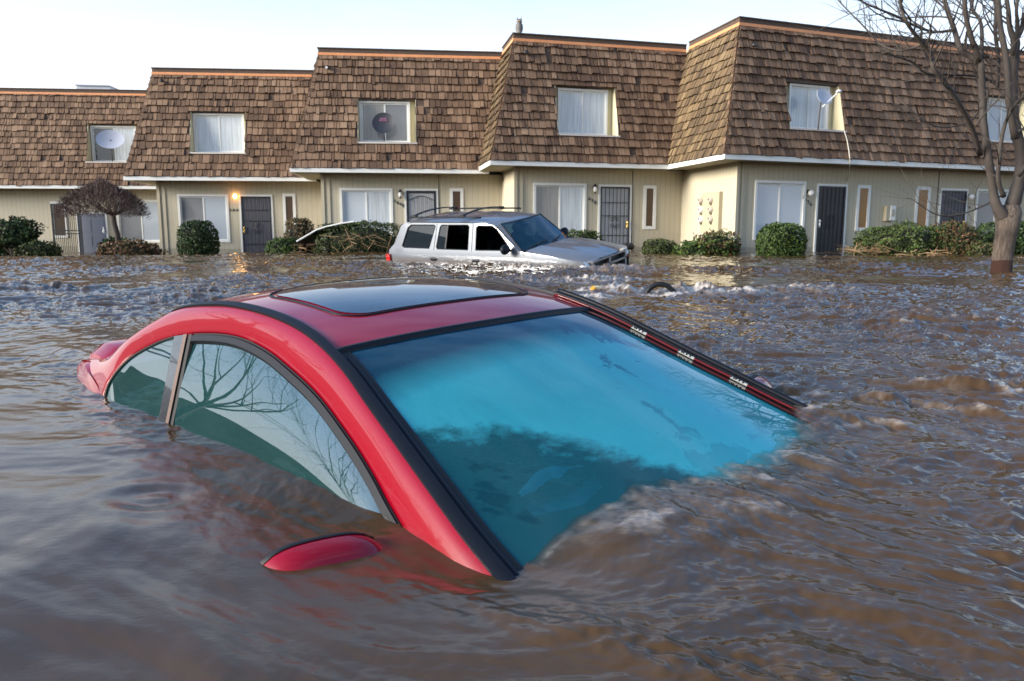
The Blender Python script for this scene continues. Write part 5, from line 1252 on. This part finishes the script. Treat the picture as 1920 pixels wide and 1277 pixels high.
for i, px in enumerate((1314.5, 1333)):
    for j, py in enumerate((376, 394, 412)):
        q = ret_pt(px, py-(i*.8), .16)-B_; m = MB(); 
        prof = [(0,.10),(.07,.10),(.10,.06),(.11,0),(.11,-.02)]; m.lathe(prof, q, -nl3, n=18); me_ = m.build('meter', M['lamp_glass'] if (i, j) in ((0,1),(0,2)) else M['rustypink'], mt, smooth=True, ang=40)
        m = MB(); m.lathe([(0,.105),(.045,.105)], q+Z*.02, -nl3, n=12); m.sphere(q+Z*-.16-nl3*.01, .022); m.sphere(q-Z*.115-nl3*.02, .05, .05, .03, nu=8, nv=5); m.build('dial', M['meterdial'], me_)
# letter box, vent, lights, owl
a = local(4, 1661.5, 414, .6); b = local(4, 1679.5, 386, .6); mb_ = thing('letter_box', 'small white and tan letter box on the wall between two slim windows', 'letter box', tuple(world(4, (a.x, .6, a.z))), (0,0,R(20.5)))
w_, h_ = b.x-a.x, b.z-a.z; m = MB(); m.box(0, w_, 0, .14, 0, h_); m.build('box', M['meterbox'], mb_); m = MB(); m.box(w_*.42, w_, -.02, 0, .02, h_); m.build('flap', M['trimwhite'], mb_); m = MB(); m.box(w_*.55, w_-.05, -.027, -.02, .15, h_-.12); m.build('slot', M['meterbox'], mb_)
for k, px, py, wh, lab in ((4, 1412, 84, 0, 'black security light with a tan streak under it, above the round bush'), (3, 985, 98, 0, 'small dark security light near the corner of the 1638 roof'), (2, 614, 126, 1, 'small white-faced security light near the corner of the 1640 roof'), (1, 304, 151, 0, 'small black security light high on the roof above the lit porch lamp')):
    p = world(k, local(k, px, py, SB*.82)); t_ = thing('security_light', lab, 'security light', tuple(p), (0,0,R(UN[k]['yaw'])))
    m = MB(); m.lathe([(0,-.14),(.05,-.14),(.075,-.03),(.07,.0),(.05,.0)], (0,-.0,0), (.1,.9,.25), n=12); m.tube([(0,.03,0),(0,.2,-.05)], .02, 6); m.build('housing', M['black'], t_, smooth=True)
    m = MB(); m.lathe([(0,-.145),(.045,-.142)], (0,0,0), (.1,.9,.25), n=12); m.build('lens', M['whiteplastic'] if wh else M['p_dark'], t_)
p = world(3, (1.25, SB+.12, ZT+.23)); q = at_y(973.5, 60, p.y); ow = thing('owl_statue', 'small grey owl statue perched on the roof corner above 1638', 'statue', (q.x, p.y, p.z-.02))
m = MB(); m.lathe([(.0,0),(.10,.0),(.11,.05),(.085,.06),(.115,.16),(.12,.24),(.095,.33),(.085,.36),(.10,.41),(.09,.47),(.05,.51),(0,.52)], (0,0,0), n=16)
for s in (-1,1): m.tube([(s*.06,-.02,.48),(s*.075,-.03,.57)], [.03,.004], 6)
m.build('body', M['statue'], ow, smooth=True)
for s in (-1,1): m = MB(); m.sphere((s*.038,-.085,.43), .022); m.build('eye', M['brass'], ow)
m = MB(); m.tube([(0,-.09,.41),(0,-.12,.38)], [.014,.003], 5); m.build('beak', M['black'], ow)
for s in (-1,1): m = MB(); m.sphere((s*.10,.01,.23), .03,.07,.13); m.build('wing', M['statue'], ow, smooth=True)
p0 = world(0, local(0, 143, 161, SB+1.5)); p1 = world(0, local(0, 206, 152, SB+1.5)); v_ = thing('roof_vent', 'low grey metal vent housing on the flat roof at far left', 'roof vent', tuple(p0), (0,0,R(5))); wv_ = p1.x-p0.x
m = MB(); m.box(0, wv_, 0, .8, -.5, .02); m.build('housing', M['dishgrey'], v_); m = MB(); m.hexa([(-.05,-.1,.02),(wv_+.05,-.1,.02),(wv_+.05,.9,.02),(-.05,.9,.02),(-.02,-.05,.08),(wv_-.2,-.05,.06),(wv_-.2,.8,.06),(-.02,.8,.08)]); m.build('cap', M['dishgrey'], v_)
# leaning sheet
Y = 25.6; base = at_y(556, 452, Y); sh = thing('leaning_sheet', 'bent white-edged sheet leaning over the long hedge', 'sheet', tuple(base)); P = [at_y(*q, Y)-base for q in ((556,453),(575,442),(594,431),(612,425),(640,419),(664,415.5))]
m = MB(); m.grid([[p+Vector((.0,.0,0)), p+Vector((.05,.9,-.12))] for p in P]); m.grid([[p+Vector((.0,.0,-.03)), p+Vector((.05,.9,-.15))] for p in P], flip=True); m.build('panel', M['mesh_dark'], sh)
m = MB(); m.tube(P, .028, 6); m.build('edge', M['trimwhite'], sh)
m = MB(); m.tube([P[2]+Vector((.3,.3,-.05)), P[2]+Vector((.28,.3,-.8))], .03, 6); m.build('prop', M['mesh_dark'], sh)
# dark wet bag by the 1638 door
c = world(3, local(3, 1178, 462, OW-.35)); m = MB(); r_ = random.Random(2)
m.sphere((0,0,0), .22, .16, .12, nu=12, nv=8); m.v = [(x+r_.uniform(-.03,.03), y+r_.uniform(-.03,.03), z+r_.uniform(-.03,.03)) for x,y,z in m.v]; o = m.build('rubbish_bag', M['black']); o.location = c; tag(o, 'torn black rubbish bag on the step of the 1638 door', 'bag')
# things in the stream
def arch():
    Y = 7.65; pts = [(1209,556),(1213,549),(1219,540),(1229,534.5),(1240,533),(1251,536),(1260,544),(1267,553),(1270,560)]
    m = MB(); m.tube(catmull([at_y(*p, Y) for p in pts], 26), .027, 10); b = m.build('curved_handle', M['seal'], smooth=True); tag(b, 'black hoop handle arching out of the fast water', 'handle')
    c = at_y(1118, 545, 7.9); t_ = thing('floating_block', 'small orange and tan block caught in the foam', 'float', tuple(c), (R(8),R(-12),R(20)))
    m = MB(); m.hexa([(-.055,-.03,-.07),(-.012,-.03,-.07),(-.012,.05,-.07),(-.055,.05,-.07),(-.035,-.02,.035),(-.01,-.02,.045),(-.01,.05,.045),(-.035,.05,.035)]); m.build('orange_end', M['orange'], t_)
    m = MB(); m.hexa([(-.010,-.03,-.07),(.07,-.03,-.07),(.07,.05,-.07),(-.010,.05,-.07),(-.010,-.02,.045),(.05,-.02,.035),(.05,.05,.035),(-.010,.05,.045)]); m.build('tan_body', M['cream'], t_)
    c = at_y(1313, 553, 7.6); m = MB(); m.tube([(-.02,0,-.1),(0,0,0),(.012,0,.035)], [.03,.022,.012], 7); o = m.build('stump', M['bark_dark'], smooth=True); o.location = c; tag(o, 'dark snag poking out of the foam right of the hoop handle', 'snag')
M['orange'] = simple('orange_plastic', (.8,.33,.02), .4)
arch()
